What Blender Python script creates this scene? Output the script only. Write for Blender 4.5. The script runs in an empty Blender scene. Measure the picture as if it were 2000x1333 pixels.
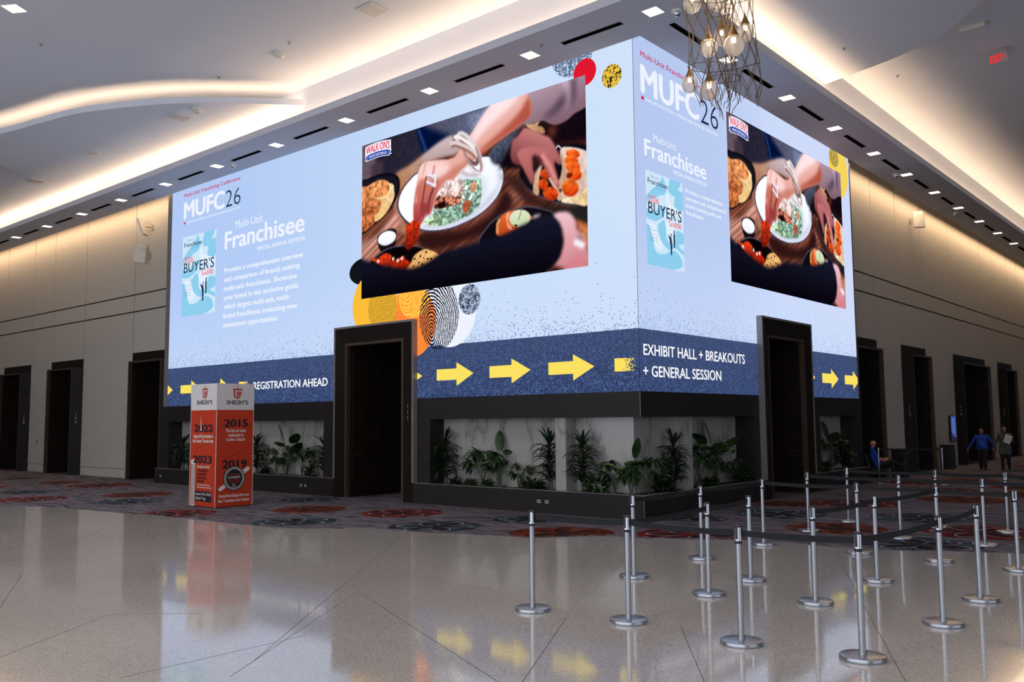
import bpy, bmesh, math, random
import numpy as np
from mathutils import Vector, Matrix

random.seed(11)
scene = bpy.context.scene
COL = scene.collection
PI = math.pi
R_ = math.radians

# ---------------------------------------------------------------- camera
cam_data = bpy.data.cameras.new('camera')
cam_data.sensor_fit = 'HORIZONTAL'; cam_data.sensor_width = 36.0; cam_data.lens = 31.2144
cam_data.clip_start = 0.05; cam_data.clip_end = 300
cam = bpy.data.objects.new('camera', cam_data); COL.objects.link(cam)
cx_, cy_, cz_ = Vector((0.75825, 0.6519, -0.00886)), Vector((0.06458, -0.06157, 0.99601)), Vector((0.64876, -0.7558, -0.08878))
cam.matrix_world = Matrix(((cx_.x, cy_.x, cz_.x, 9.3027), (cx_.y, cy_.y, cz_.y, -14.6132), (cx_.z, cy_.z, cz_.z, 1.9249), (0, 0, 0, 1)))
scene.camera = cam

# ---------------------------------------------------------------- view, world, big lights
vs = scene.view_settings
vs.view_transform = 'Standard'; vs.look = 'None'; vs.exposure = 0.0; vs.gamma = 1.0; vs.use_curve_mapping = False

def lin(c):
    return tuple((v / 255 / 12.92) if v <= 10.3 else ((v / 255 + 0.055) / 1.055) ** 2.4 for v in c)

world = bpy.data.worlds.new('hall_daylight'); scene.world = world; world.use_nodes = True
bg = world.node_tree.nodes['Background']
bg.inputs[0].default_value = (0.72, 0.80, 1.0, 1); bg.inputs[1].default_value = 0.05

def area(name, loc, rot, sx, sy, power, color, spread=180):
    l = bpy.data.lights.new(name, 'AREA'); l.shape = 'RECTANGLE'; l.size = sx; l.size_y = sy
    l.energy = power; l.color = color; l.spread = R_(spread)
    o = bpy.data.objects.new(name, l); COL.objects.link(o); o.location = loc; o.rotation_euler = rot
    return o

DAY = (0.93, 0.95, 1.0)
WARM = (1.0, 0.69, 0.42)
area('lobby_day_fill', (2, -27, 5.0), (R_(90), 0, 0), 46, 9, 2700, (0.80, 0.88, 1.0))  # soft fill added behind the camera, as daylight from an assumed, unseen glazed wall
area('side_day_fill', (42, -6, 5.2), (R_(90), 0, R_(90)), 34, 9, 1050, (0.80, 0.88, 1.0))  # second cool fill added off to the right; its window is assumed, out of view
P_COVE, P_WASH, P_CURVE = 9.5, 10.0, 4.0       # watts per metre of strip, by cove
# rows of recessed lamps in the high hall ceiling, over the open floor
for lx in (-24, -17, -9.66, -3, 4, 11, 18):
    for ly in (-7.98, -13.5, -19.0):
        area('hall_downlight', (lx, ly, 10.33), (0, 0, 0), 0.3, 0.3, 57, (1.0, 0.90, 0.80), 130)
# main coves above the soffit lip
area('cove_strip_left', (-26.5, -1.53, 9.32), (R_(180), 0, 0), 56, 0.10, P_COVE * 56, WARM)
area('cove_strip_right', (1.70, 28.5, 9.32), (R_(180), 0, 0), 0.10, 60, P_COVE * 60, WARM)
# wall washers behind the soffit
area('wall_wash_left', (-39.2, -0.05, 9.62), (R_(18), 0, 0), 41.5, 0.12, P_WASH * 41.5, WARM)
area('wall_wash_right', (0.05, 36.2, 9.62), (0, R_(18), 0), 0.12, 48, P_WASH * 48, WARM)

# ---------------------------------------------------------------- helpers
def finish(o, parent=None):
    COL.objects.link(o)
    if parent is not None: o.parent = parent
    return o

def tag(o, label=None, cat=None, group=None, kind=None):
    if label: o['label'] = label
    if cat: o['category'] = cat
    if group: o['group'] = group
    if kind: o['kind'] = kind
    return o

def thing(name, loc, label, cat, rz=0.0, group=None):
    o = bpy.data.objects.new(name, None); o.location = loc; o.rotation_euler = (0, 0, rz); o.empty_display_size = 0.2
    COL.objects.link(o)
    return tag(o, label, cat, group)

def copy_tree(o, parent=None):
    c = o.copy(); COL.objects.link(c)
    if parent is not None: c.parent = parent
    for ch in [x for x in bpy.data.objects if x.parent == o]: copy_tree(ch, c)
    return c

class MB:
    """collects shapes and links them as ONE mesh object"""
    def __init__(s): s.v = []; s.f = []; s.m = []; s.uv = {}
    def add(s, vs, fs, mi=0):
        b = len(s.v); s.v += [tuple(x) for x in vs]; s.f += [tuple(i + b for i in f) for f in fs]; s.m += [mi] * len(fs); return b
    def quad(s, a, b, c, d, mi=0): s.add([a, b, c, d], [(0, 1, 2, 3)], mi)
    def poly(s, pts, mi=0): s.add(pts, [tuple(range(len(pts)))], mi)
    def box(s, x0, x1, y0, y1, z0, z1, mi=0):
        s.add([(x0, y0, z0), (x1, y0, z0), (x1, y1, z0), (x0, y1, z0), (x0, y0, z1), (x1, y0, z1), (x1, y1, z1), (x0, y1, z1)],
              [(0, 3, 2, 1), (4, 5, 6, 7), (0, 1, 5, 4), (1, 2, 6, 5), (2, 3, 7, 6), (3, 0, 4, 7)], mi)
    def bbox(s, x0, x1, y0, y1, z0, z1, b=0.01, mi=0):
        """box with chamfered edges"""
        pts = []
        for sx in (0, 1):
            for sy in (0, 1):
                for sz in (0, 1):
                    X = (x0, x1)[sx]; Y = (y0, y1)[sy]; Z = (z0, z1)[sz]
                    ix = X + (b if sx == 0 else -b); iy = Y + (b if sy == 0 else -b); iz = Z + (b if sz == 0 else -b)
                    pts += [(X, iy, iz), (ix, Y, iz), (ix, iy, Z)]
        bm = bmesh.new(); vv = [bm.verts.new(p) for p in pts]; r = bmesh.ops.convex_hull(bm, input=vv)
        bmesh.ops.dissolve_limit(bm, angle_limit=0.01, verts=bm.verts[:], edges=bm.edges[:])
        bm.verts.index_update()
        s.add([v.co[:] for v in bm.verts], [tuple(v.index for v in f.verts) for f in bm.faces], mi); bm.free()
    def prism(s, pts, z0, z1, mi=0, side=None):
        n = len(pts); side = mi if side is None else side
        b = s.add([(p[0], p[1], z0) for p in pts] + [(p[0], p[1], z1) for p in pts], [], mi)
        s.f += [tuple(b + i for i in reversed(range(n))), tuple(b + n + i for i in range(n))]; s.m += [mi, mi]
        for i in range(n):
            j = (i + 1) % n; s.f.append((b + i, b + j, b + n + j, b + n + i)); s.m.append(side)
    def lathe(s, prof, n=24, c=(0, 0, 0), mi=0, cap=True):
        vs = []; fs = []; k = len(prof)
        for i in range(n):
            a = 2 * PI * i / n
            for r, z in prof: vs.append((c[0] + r * math.cos(a), c[1] + r * math.sin(a), c[2] + z))
        for i in range(n):
            j = (i + 1) % n
            for q in range(k - 1): fs.append((i * k + q, j * k + q, j * k + q + 1, i * k + q + 1))
        if cap:
            if prof[0][0] > 1e-5: fs.append(tuple(i * k for i in reversed(range(n))))
            if prof[-1][0] > 1e-5: fs.append(tuple(i * k + k - 1 for i in range(n)))
        s.add(vs, fs, mi)
    def tube(s, pts, rad, n=8, mi=0, cap=True):
        pts = [Vector(p) for p in pts]; m = len(pts); vs = []; fs = []
        rads = rad if isinstance(rad, (list, tuple)) else [rad] * m
        up = None
        for i, p in enumerate(pts):
            t = (pts[min(i + 1, m - 1)] - pts[max(i - 1, 0)]).normalized()
            if up is None:
                up = Vector((0, 0, 1)) if abs(t.z) < 0.9 else Vector((1, 0, 0))
            a = t.cross(up).normalized(); b = a.cross(t).normalized(); up = b
            for q in range(n):
                w = 2 * PI * q / n; vs.append(p + (a * math.cos(w) + b * math.sin(w)) * rads[i])
        for i in range(m - 1):
            for q in range(n):
                r = (q + 1) % n; fs.append((i * n + q, i * n + r, (i + 1) * n + r, (i + 1) * n + q))
        if cap: fs += [tuple(reversed(range(n))), tuple((m - 1) * n + q for q in range(n))]
        s.add(vs, fs, mi)
    def ball(s, c, r, n=12, m=8, mi=0):
        rx, ry, rz = r if isinstance(r, (tuple, list)) else (r, r, r)
        vs = [(c[0], c[1], c[2] - rz)]; fs = []
        for j in range(1, m):
            a = PI * j / m - PI / 2
            for i in range(n): vs.append((c[0] + rx * math.cos(a) * math.cos(2 * PI * i / n), c[1] + ry * math.cos(a) * math.sin(2 * PI * i / n), c[2] + rz * math.sin(a)))
        vs.append((c[0], c[1], c[2] + rz)); top = len(vs) - 1
        for i in range(n): fs.append((0, 1 + (i + 1) % n, 1 + i)); fs.append((top, 1 + (m - 2) * n + i, 1 + (m - 2) * n + (i + 1) % n))
        for j in range(m - 2):
            for i in range(n):
                k = (i + 1) % n; fs.append((1 + j * n + i, 1 + j * n + k, 1 + (j + 1) * n + k, 1 + (j + 1) * n + i))
        s.add(vs, fs, mi)
    def build(s, name, mats, parent=None, smooth=False, loc=None):
        me = bpy.data.meshes.new(name); me.from_pydata(s.v, [], s.f); me.update()
        mats = mats if isinstance(mats, (list, tuple)) else [mats]
        for m in mats: me.materials.append(m)
        if len(mats) > 1: me.polygons.foreach_set('material_index', s.m)
        if smooth: me.shade_smooth() if smooth is True else me.set_sharp_from_angle(angle=R_(smooth))
        if smooth and smooth is not True: pass
        o = bpy.data.objects.new(name, me)
        if loc: o.location = loc
        return finish(o, parent)

# ---------------------------------------------------------------- materials
def nodes_of(name):
    m = bpy.data.materials.new(name); m.use_nodes = True
    nt = m.node_tree; return m, nt, nt.nodes['Principled BSDF']

def N(nt, typ, **kw):
    n = nt.nodes.new('ShaderNode' + typ)
    for k, v in kw.items():
        if k in ('ins',):
            for i, x in v.items(): n.inputs[i].default_value = x
        else: setattr(n, k, v)
    return n

def L(nt, a, b): nt.links.new(a, b)

def ramp(nt, fac, stops, interp='LINEAR'):
    r = N(nt, 'ValToRGB'); r.color_ramp.interpolation = interp; e = r.color_ramp.elements
    while len(e) < len(stops): e.new(0.5)
    for i, (p, c) in enumerate(stops): e[i].position = p; e[i].color = (*c, 1)
    L(nt, fac, r.inputs[0]); return r.outputs[0]

def mth(nt, op, a, b=None, c=None):
    n = N(nt, 'Math', operation=op)
    for i, x in enumerate((a, b, c)):
        if x is None: continue
        if isinstance(x, (int, float)): n.inputs[i].default_value = x
        else: L(nt, x, n.inputs[i])
    return n.outputs[0]

def mixc(nt, f, a, b):
    n = N(nt, 'Mix', data_type='RGBA')
    for i, x in ((0, f), (6, a), (7, b)):
        if isinstance(x, (int, float)): n.inputs[i].default_value = x
        elif isinstance(x, tuple): n.inputs[i].default_value = (*x, 1)
        else: L(nt, x, n.inputs[i])
    return n.outputs[2]

def plain(name, col, rough=0.5, metal=0.0, var=0.06, scale=8.0, spec=0.5, bump=0.0):
    """principled with a little procedural colour variation"""
    m, nt, p = nodes_of(name); c = lin(col)
    co = N(nt, 'TexCoord'); nz = N(nt, 'TexNoise', ins={2: scale, 3: 3.0}); L(nt, co.outputs['Object'], nz.inputs['Vector'])
    L(nt, ramp(nt, nz.outputs[0], [(0.3, tuple(x * (1 - var) for x in c)), (0.7, tuple(min(1, x * (1 + var)) for x in c))]), p.inputs['Base Color'])
    p.inputs['Roughness'].default_value = rough; p.inputs['Metallic'].default_value = metal; p.inputs['Specular IOR Level'].default_value = spec
    if bump:
        b = N(nt, 'Bump', ins={0: bump, 1: 0.01}); L(nt, nz.outputs[0], b.inputs['Height']); L(nt, b.outputs[0], p.inputs['Normal'])
    return m

def glow(name, col, strength=1.0):
    m = bpy.data.materials.new(name); m.use_nodes = True; nt = m.node_tree; nt.nodes.clear()
    e = N(nt, 'Emission'); e.inputs[0].default_value = (*lin(col), 1); e.inputs[1].default_value = strength
    o = N(nt, 'OutputMaterial'); L(nt, e.outputs[0], o.inputs[0]); return m

M = {}
def setup_materials():
    # terrazzo: greige cement with fine dark and pale chips, polished
    m, nt, p = nodes_of('terrazzo'); co = N(nt, 'TexCoord')
    v1 = N(nt, 'TexVoronoi', ins={2: 95.0}); L(nt, co.outputs['Object'], v1.inputs['Vector'])
    chips = ramp(nt, v1.outputs['Color'], [(0.0, lin((100, 95, 92))), (0.16, lin((166, 160, 156))), (0.5, lin((184, 177, 172))), (0.85, lin((196, 190, 185))), (1.0, lin((232, 228, 222)))])
    big = N(nt, 'TexNoise', ins={2: 0.35, 3: 4.0}); L(nt, co.outputs['Object'], big.inputs['Vector'])
    tone = ramp(nt, big.outputs[0], [(0.3, (0.9, 0.9, 0.9)), (0.7, (1.06, 1.05, 1.04))])
    mx = N(nt, 'Mix', data_type='RGBA', blend_type='MULTIPLY', ins={0: 1.0}); L(nt, chips, mx.inputs[6]); L(nt, tone, mx.inputs[7])
    L(nt, mx.outputs[2], p.inputs['Base Color'])
    w = N(nt, 'TexNoise', ins={2: 1.3, 3: 3.0}); L(nt, co.outputs['Object'], w.inputs['Vector'])
    rr = N(nt, 'MapRange', ins={1: 0.3, 2: 0.7, 3: 0.05, 4: 0.10}); L(nt, w.outputs[0], rr.inputs[0]); L(nt, rr.outputs[0], p.inputs['Roughness'])
    b = N(nt, 'Bump', ins={0: 0.03, 1: 0.02}); w2 = N(nt, 'TexNoise', ins={2: 0.9, 3: 2.0}); L(nt, co.outputs['Object'], w2.inputs['Vector']); L(nt, w2.outputs[0], b.inputs['Height']); L(nt, b.outputs[0], p.inputs['Normal'])
    p.inputs['IOR'].default_value = 1.82
    M['terrazzo'] = m
    M['joint'] = plain('floor_joint', (70, 64, 60), 0.5)
    # carpet: grey purple with broken dark lines along one way
    m, nt, p = nodes_of('carpet_weave'); co = N(nt, 'TexCoord'); mp = N(nt, 'Mapping'); mp.inputs['Rotation'].default_value = (0, 0, R_(-41)); mp.inputs['Scale'].default_value = (0.42, 5.0, 1)
    L(nt, co.outputs['Object'], mp.inputs['Vector']); nz = N(nt, 'TexNoise', ins={2: 1.6, 3: 3.0}); L(nt, mp.outputs[0], nz.inputs['Vector'])
    base = ramp(nt, nz.outputs[0], [(0.30, lin((24, 18, 24))), (0.40, lin((88, 82, 86))), (0.47, lin((122, 114, 120))), (0.53, lin((116, 108, 116))), (0.575, lin((22, 16, 24))), (0.62, lin((112, 104, 112))), (0.70, lin((96, 80, 84)))])
    pile = N(nt, 'TexNoise', ins={2: 160.0, 3: 1.0}); L(nt, co.outputs['Object'], pile.inputs['Vector'])
    mx = N(nt, 'Mix', data_type='RGBA', blend_type='MULTIPLY', ins={0: 1.0}); L(nt, base, mx.inputs[6]); L(nt, ramp(nt, pile.outputs[0], [(0.25, (0.7, 0.7, 0.7)), (0.75, (1.15, 1.15, 1.15))]), mx.inputs[7])
    L(nt, mx.outputs[2], p.inputs['Base Color']); p.inputs['Roughness'].default_value = 0.95; p.inputs['Specular IOR Level'].default_value = 0.1
    M['carpet'] = m; M['swirl_pale'] = plain('swirl_pale', (150, 142, 142), .95); M['swirl_red'] = plain('swirl_red', (96, 22, 30), .95)
    for key, c1, c2, cl in (('flower_red', (112, 20, 15), (46, 12, 18), (176, 168, 164)), ('flower_orange', (108, 42, 20), (46, 30, 26), (150, 60, 40)), ('flower_teal', (56, 70, 80), (22, 22, 32), (170, 170, 168))):
        m, nt, p = nodes_of(key); uv = N(nt, 'UVMap'); sp = N(nt, 'SeparateXYZ'); L(nt, uv.outputs[0], sp.inputs[0])
        x = mth(nt, 'SUBTRACT', sp.outputs[0], 0.5); y = mth(nt, 'SUBTRACT', sp.outputs[1], 0.5)
        r = mth(nt, 'MULTIPLY', mth(nt, 'SQRT', mth(nt, 'ADD', mth(nt, 'MULTIPLY', x, x), mth(nt, 'MULTIPLY', y, y))), 2.0)
        th = mth(nt, 'ARCTAN2', y, x)
        pet = mth(nt, 'ABSOLUTE', mth(nt, 'SINE', mth(nt, 'MULTIPLY', th, 3.0)))
        edge = mth(nt, 'ADD', mth(nt, 'MULTIPLY', pet, 0.55), 0.28)
        ln = mth(nt, 'LESS_THAN', mth(nt, 'ABSOLUTE', mth(nt, 'SUBTRACT', r, edge)), 0.022)
        ln2 = mth(nt, 'MULTIPLY', mth(nt, 'LESS_THAN', mth(nt, 'ABSOLUTE', mth(nt, 'SINE', mth(nt, 'MULTIPLY', th, 3.0))), 0.06), mth(nt, 'LESS_THAN', r, 0.5))
        co = N(nt, 'TexCoord'); nz = N(nt, 'TexNoise', ins={2: 3.2, 3: 4.0}); L(nt, co.outputs['Object'], nz.inputs['Vector'])
        inside = mth(nt, 'LESS_THAN', r, edge)
        blot = mth(nt, 'ADD', nz.outputs[0], mth(nt, 'MULTIPLY', inside, -0.12))
        c = ramp(nt, blot, [(0.40, lin(c2)), (0.50, lin(c1)), (0.58, lin(c1)), (0.64, lin((96, 86, 92)))])
        lines = mth(nt, 'MAXIMUM', ln, ln2)
        L(nt, mixc(nt, lines, c, lin(cl)), p.inputs['Base Color']); p.inputs['Roughness'].default_value = 0.95; p.inputs['Specular IOR Level'].default_value = 0.1
        M[key] = m
    # walls
    m, nt, p = nodes_of('wall_fabric'); co = N(nt, 'TexCoord'); mp = N(nt, 'Mapping'); mp.inputs['Scale'].default_value = (60, 60, 6); L(nt, co.outputs['Object'], mp.inputs['Vector'])
    nz = N(nt, 'TexNoise', ins={2: 1.0, 3: 2.0}); L(nt, mp.outputs[0], nz.inputs['Vector'])
    L(nt, ramp(nt, nz.outputs[0], [(0.3, lin((188, 180, 168))), (0.7, lin((204, 196, 184)))]), p.inputs['Base Color']); p.inputs['Roughness'].default_value = 0.8
    M['wall'] = m
    M['groove'] = plain('wall_groove', (66, 56, 46), 0.8)
    M['ceiling'] = plain('ceiling_paint', (212, 216, 226), 0.9, var=0.012, scale=0.8)
    M['soffit'] = plain('soffit_paint', (196, 198, 210), 0.9, var=0.012, scale=0.8)
    M['fascia'] = plain('charcoal_panel', (42, 37, 35), 0.5, var=0.08, scale=3, spec=0.25)
    M['wood'] = plain('dark_walnut', (34, 24, 18), 0.5, var=0.25, scale=5, spec=0.2)
    M['portal'] = plain('dark_bronze_casing', (32, 25, 20), 0.5, metal=0.0, var=0.2, scale=4, spec=0.15)
    M['bronze'] = plain('bronze_edge', (92, 72, 58), 0.4, metal=0.4)
    M['trim'] = plain('brushed_metal_trim', (150, 142, 138), 0.45, metal=0.3, var=0.08, scale=6)
    M['dark'] = plain('matt_black', (18, 17, 17), 0.6)
    M['black'] = plain('black_plastic', (22, 22, 24), 0.4)
    M['slot'] = plain('black_slot', (6, 6, 6), 0.9, spec=0.0)
    M['white_plastic'] = plain('white_plastic', (216, 213, 206), 0.5)
    M['grey_plastic'] = plain('grey_plastic', (168, 162, 154), 0.5)
    M['steel'] = plain('satin_steel', (176, 178, 184), 0.3, metal=0.95, var=0.06, scale=14)
    M['chrome'] = plain('chrome', (208, 210, 216), 0.1, metal=1.0, var=0.02)
    M['belt'] = plain('black_webbing', (24, 24, 28), 0.8, var=0.15, scale=60)
    # marble
    m, nt, p = nodes_of('white_marble'); co = N(nt, 'TexCoord'); mp = N(nt, 'Mapping'); mp.inputs['Scale'].default_value = (1.1, 1.1, 0.45); L(nt, co.outputs['Object'], mp.inputs['Vector'])
    nz = N(nt, 'TexNoise', ins={2: 1.0, 3: 4.0, 4: 0.5}); L(nt, mp.outputs[0], nz.inputs['Vector'])
    vein = mth(nt, 'ABSOLUTE', mth(nt, 'SUBTRACT', nz.outputs[0], 0.5))
    L(nt, ramp(nt, vein, [(0.0, lin((136, 131, 127))), (0.012, lin((160, 155, 149))), (0.05, lin((178, 173, 166))), (0.3, lin((172, 167, 160)))]), p.inputs['Base Color']); p.inputs['Roughness'].default_value = 0.12
    M['marble'] = m
    M['soil'] = plain('planter_soil', (46, 36, 28), 0.95, var=0.4, scale=30, bump=0.5)
    # foliage
    for key, c1, c2 in (('leaf_dark', (14, 30, 14), (28, 52, 24)), ('leaf_mid', (24, 46, 18), (48, 78, 28)), ('leaf_bright', (72, 118, 28), (136, 166, 44)), ('leaf_yellow', (96, 92, 24), (190, 142, 22))):
        m, nt, p = nodes_of(key); co = N(nt, 'TexCoord'); nz = N(nt, 'TexNoise', ins={2: 5.0, 3: 3.0}); L(nt, co.outputs['Object'], nz.inputs['Vector'])
        L(nt, ramp(nt, nz.outputs[0], [(0.3, lin(c1)), (0.7, lin(c2))]), p.inputs['Base Color']); p.inputs['Roughness'].default_value = 0.35
        M[key] = m
    M['stem'] = plain('plant_stem', (58, 78, 36), 0.6, var=0.2)
    M['cane'] = plain('plant_cane', (84, 68, 48), 0.8, var=0.3, scale=20)
    # chandelier
    M['wire'] = plain('bronze_wire', (108, 86, 60), 0.45, metal=0.4)
    M['cap'] = plain('brass_cap', (128, 94, 52), 0.4, metal=0.6)
    m = bpy.data.materials.new('ribbed_glass'); m.use_nodes = True; nt = m.node_tree; nt.nodes.clear()
    tr = N(nt, 'BsdfTransparent'); df = N(nt, 'BsdfTranslucent'); df.inputs[0].default_value = (0.9, 0.88, 0.86, 1); gl = N(nt, 'BsdfGlossy'); gl.inputs['Roughness'].default_value = 0.12
    fr = N(nt, 'LayerWeight'); fr.inputs[0].default_value = 0.35; m1 = N(nt, 'MixShader'); m1.inputs[0].default_value = 0.5; L(nt, tr.outputs[0], m1.inputs[1]); L(nt, df.outputs[0], m1.inputs[2])
    m2 = N(nt, 'MixShader'); f2 = mth(nt, 'MULTIPLY', fr.outputs['Facing'], 0.55); L(nt, f2, m2.inputs[0]); L(nt, m1.outputs[0], m2.inputs[1]); L(nt, gl.outputs[0], m2.inputs[2])
    o = N(nt, 'OutputMaterial'); L(nt, m2.outputs[0], o.inputs[0]); M['glass'] = m
    M['bulb'] = glow('warm_bulb', (255, 224, 180), 7.0)
    M['downlight'] = glow('downlight_lens', (255, 246, 232), 3.0)
    M['exit_red'] = glow('exit_red', (255, 44, 40), 1.0)
    M['led_red'] = glow('reader_red', (255, 30, 30), 0.8)
    M['exit_panel'] = plain('exit_acrylic', (170, 160, 160), 0.3)
    # screen inks
    for k, c in dict(s_white=(238, 243, 255), s_body=(240, 245, 255), s_navy=(28, 42, 70), s_crimson=(200, 34, 84), s_red=(226, 24, 46), s_yellow=(252, 226, 98), s_sign=(250, 252, 255),
                     s_black=(16, 20, 26), s_orange=(255, 138, 60), s_amber=(254, 190, 58), s_cover=(206, 232, 250), s_sky=(142, 206, 238), s_pale=(226, 240, 254), s_logo_red=(236, 34, 78), s_logo_blue=(18, 58, 166),
                     s_lilac=(120, 130, 200), s_coral=(244, 70, 84), s_oval_yellow=(246, 214, 92), s_blue_dot=(70, 110, 255)).items():
        M[k] = glow(k, c)
    # kiosk inks
    M['k_orange'] = plain('kiosk_orange', (200, 54, 14), 0.55, var=0.03)
    M['k_white'] = plain('kiosk_white', (226, 222, 220), 0.6, var=0.02)
    M['k_black'] = plain('kiosk_ink', (30, 24, 34), 0.6)
    M['k_text'] = plain('kiosk_white_ink', (236, 226, 216), 0.6)
    M['k_red'] = plain('kiosk_logo_red', (196, 60, 40), 0.6)
    M['number'] = plain('door_number', (176, 172, 166), 0.4)

setup_materials()

# ================================================================ SETTING
def loft_rot(o, rz): o.rotation_euler = (0, 0, rz); return o
Q = R_(90)
# floor ------------------------------------------------------------
b = MB(); b.box(-62, 42, -46, 62, -0.2, 0.0, 0)
for (ax, ay), (bx, by) in (((1.27, -7.97), (6.2, -10.2)), ((2.9, -10.4), (-2.2, -4.11)), ((5.3, -10.1), (3.91, -7.55)), ((-0.1, -6.9), (2.66, -6.95)), ((0.74, -6.11), (0.19, -5.13)), ((4.93, -7.14), (6.4, -9.2)),
                           ((4.37, -1.82), (7.1, -7.66)), ((1.3, -11.9), (0.2, -10.3)), ((0.2, -10.3), (0.9, -9.7)), ((-0.6, -11.1), (-3.27, -9.82)), ((2.51, -11.3), (2.5, -9.57)), ((3.14, -10.76), (1.23, -7.93)), ((-3.07, -8.35), (-1.33, -8.9)),
                           ((6.4, -9.2), (9.5, -7.9)), ((7.1, -7.66), (8.8, -9.6)), ((-4.5, -7.9), (-6.5, -9.4)), ((-8.0, -6.4), (-5.0, -8.6))):
    d = Vector((bx - ax, by - ay)).normalized(); nx, ny = -d.y * 0.003, d.x * 0.003
    b.quad((ax + nx, ay + ny, 0.0006), (ax - nx, ay - ny, 0.0006), (bx - nx, by - ny, 0.0006), (bx + nx, by + ny, 0.0006), 1)
tag(b.build('floor', [M['terrazzo'], M['joint']]), 'polished greige terrazzo floor with thin dark joints', None, None, 'structure')

# fitted carpet with wavy edge ---------------------------------------
EDGE = [(-60, -9.0), (-24, -7.2), (-17, -6.7), (-13.88, -6.35), (-12.86, -5.83), (-11.46, -5.56), (-9.7, -5.38), (-7.49, -5.13), (-5.45, -5.03), (-4.66, -5.0), (-4.16, -4.67), (-3.37, -4.08), (-2.2, -3.85), (-1.26, -3.49), (-0.64, -3.36), (-0.23, -3.30),
        (0.0, -3.15), (0.4, -2.67), (0.8, -2.3), (1.43, -2.18), (1.75, -1.98), (2.64, -1.5), (3.48, -1.27), (4.09, -1.37), (4.66, -1.32), (5.65, -0.73), (6.48, -0.37), (9, 1.6), (12, 6), (14, 60)]
POLY = EDGE + [(-3.2, 60), (-3.2, 3.2), (-60, 3.2)]
def inside(x, y, P=POLY):
    c = False
    for i in range(len(P)):
        (ax, ay), (bx, by) = P[i - 1], P[i]
        if (ay > y) != (by > y) and x < (bx - ax) * (y - ay) / (by - ay) + ax: c = not c
    return c
bm = bmesh.new(); vv = [bm.verts.new((x, y, 0.006)) for x, y in POLY]; f = bm.faces.new(vv)
r = bmesh.ops.extrude_face_region(bm, geom=[f]); bmesh.ops.translate(bm, verts=[v for v in r['geom'] if isinstance(v, bmesh.types.BMVert)], vec=(0, 0, -0.005))
bmesh.ops.recalc_face_normals(bm, faces=bm.faces); bmesh.ops.triangulate(bm, faces=[f for f in bm.faces if len(f.verts) > 4])
uvl = bm.loops.layers.uv.new('UVMap')
FL = [(0, -15.16, -5.14, 0.85), (0, -18.75, -1.75, 0.95), (0, -8.62, -4.74, 0.8), (0, -4.76, -1.82, 0.85), (0, 1.81, -1.37, 0.9), (0, 2.06, 5.49, 0.95), (0, 5.48, 1.77, 0.95), (0, 1.33, 12.87, 0.9), (1, -14.23, -2.79, 0.9), (1, -7.0, -2.51, 0.8), (1, -0.03, -2.49, 0.9),
      (1, 3.36, 0.89, 0.85), (1, 3.64, 7.83, 0.95), (1, 0.9, 4.6, 0.7), (2, -12.38, -4.0, 0.85), (2, -5.25, -4.16, 0.8), (2, -2.48, -3.1, 0.85), (2, -1.83, -1.12, 0.75), (2, 1.62, 2.53, 0.9), (2, 5.11, -0.35, 0.85), (2, 4.05, 3.38, 0.9), (2, 0.58, 0.86, 0.7), (2, -17.83, -4.3, 0.85), (2, -9.0, -1.0, 0.75)]
rnd = random.Random(5)
for gx in range(-24, 4):
    for gy in range(-3, 16):
        x = gx * 2.1 + rnd.uniform(-.5, .5); y = gy * 2.1 + rnd.uniform(-.5, .5)
        if all(math.hypot(x - q[1], y - q[2]) > 1.9 for q in FL) and (y < -0.9 or x > 1.0): FL.append((rnd.randrange(3), x, y, rnd.uniform(.65, .95)))
for k, (kind, x, y, r) in enumerate(FL):
    n, rings = 28, 7; z = 0.0064 + 0.00002 * k; rot = rnd.random() * 6
    vs = [[bm.verts.new((x + r * j / rings * math.cos(2 * PI * i / n), y + r * j / rings * math.sin(2 * PI * i / n), z)) for i in range(n)] for j in range(1, rings + 1)]
    c = bm.verts.new((x, y, z)); fs = []
    for i in range(n):
        q = (i + 1) % n; fs.append((c, vs[0][i], vs[0][q]))
        for j in range(rings - 1): fs.append((vs[j][i], vs[j + 1][i], vs[j + 1][q], vs[j][q]))
    for vq in fs:
        mx = sum(v.co.x for v in vq) / len(vq); my = sum(v.co.y for v in vq) / len(vq)
        if not inside(mx, my) or not all(inside(v.co.x, v.co.y - 0.02) for v in vq): continue
        f = bm.faces.new(vq); f.material_index = kind + 1
        for lp in f.loops:
            dx, dy = (lp.vert.co.x - x) / r / 2, (lp.vert.co.y - y) / r / 2
            lp[uvl].uv = (0.5 + dx * math.cos(rot) - dy * math.sin(rot), 0.5 + dx * math.sin(rot) + dy * math.cos(rot))
for k in range(150):      # thin looping swirl lines woven between the flowers
    x, y, r = rnd.uniform(-20, 8), rnd.uniform(-6, 12), rnd.uniform(.25, 1.05); a0, a1 = rnd.uniform(0, 6), rnd.uniform(2, 5.5); n = 26; z = 0.0118 + k * 1e-6; prev = None
    for i in range(n + 1):
        a = a0 + a1 * i / n; rr = r * (1 - .35 * i / n); cur = [bm.verts.new((x + (rr + w) * math.cos(a), y + (rr + w) * math.sin(a), z)) for w in (-.008, .008)]
        if prev and all(inside(v.co.x, v.co.y - .02) for v in prev + cur): bm.faces.new((prev[0], cur[0], cur[1], prev[1])).material_index = 4 + k % 2
        prev = cur
bmesh.ops.delete(bm, geom=[v for v in bm.verts if not v.link_faces], context='VERTS')
me = bpy.data.meshes.new('floor_carpet'); bm.to_mesh(me); bm.free()
for k in ('carpet', 'flower_red', 'flower_orange', 'flower_teal', 'swirl_pale', 'swirl_red'): me.materials.append(M[k])
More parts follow.
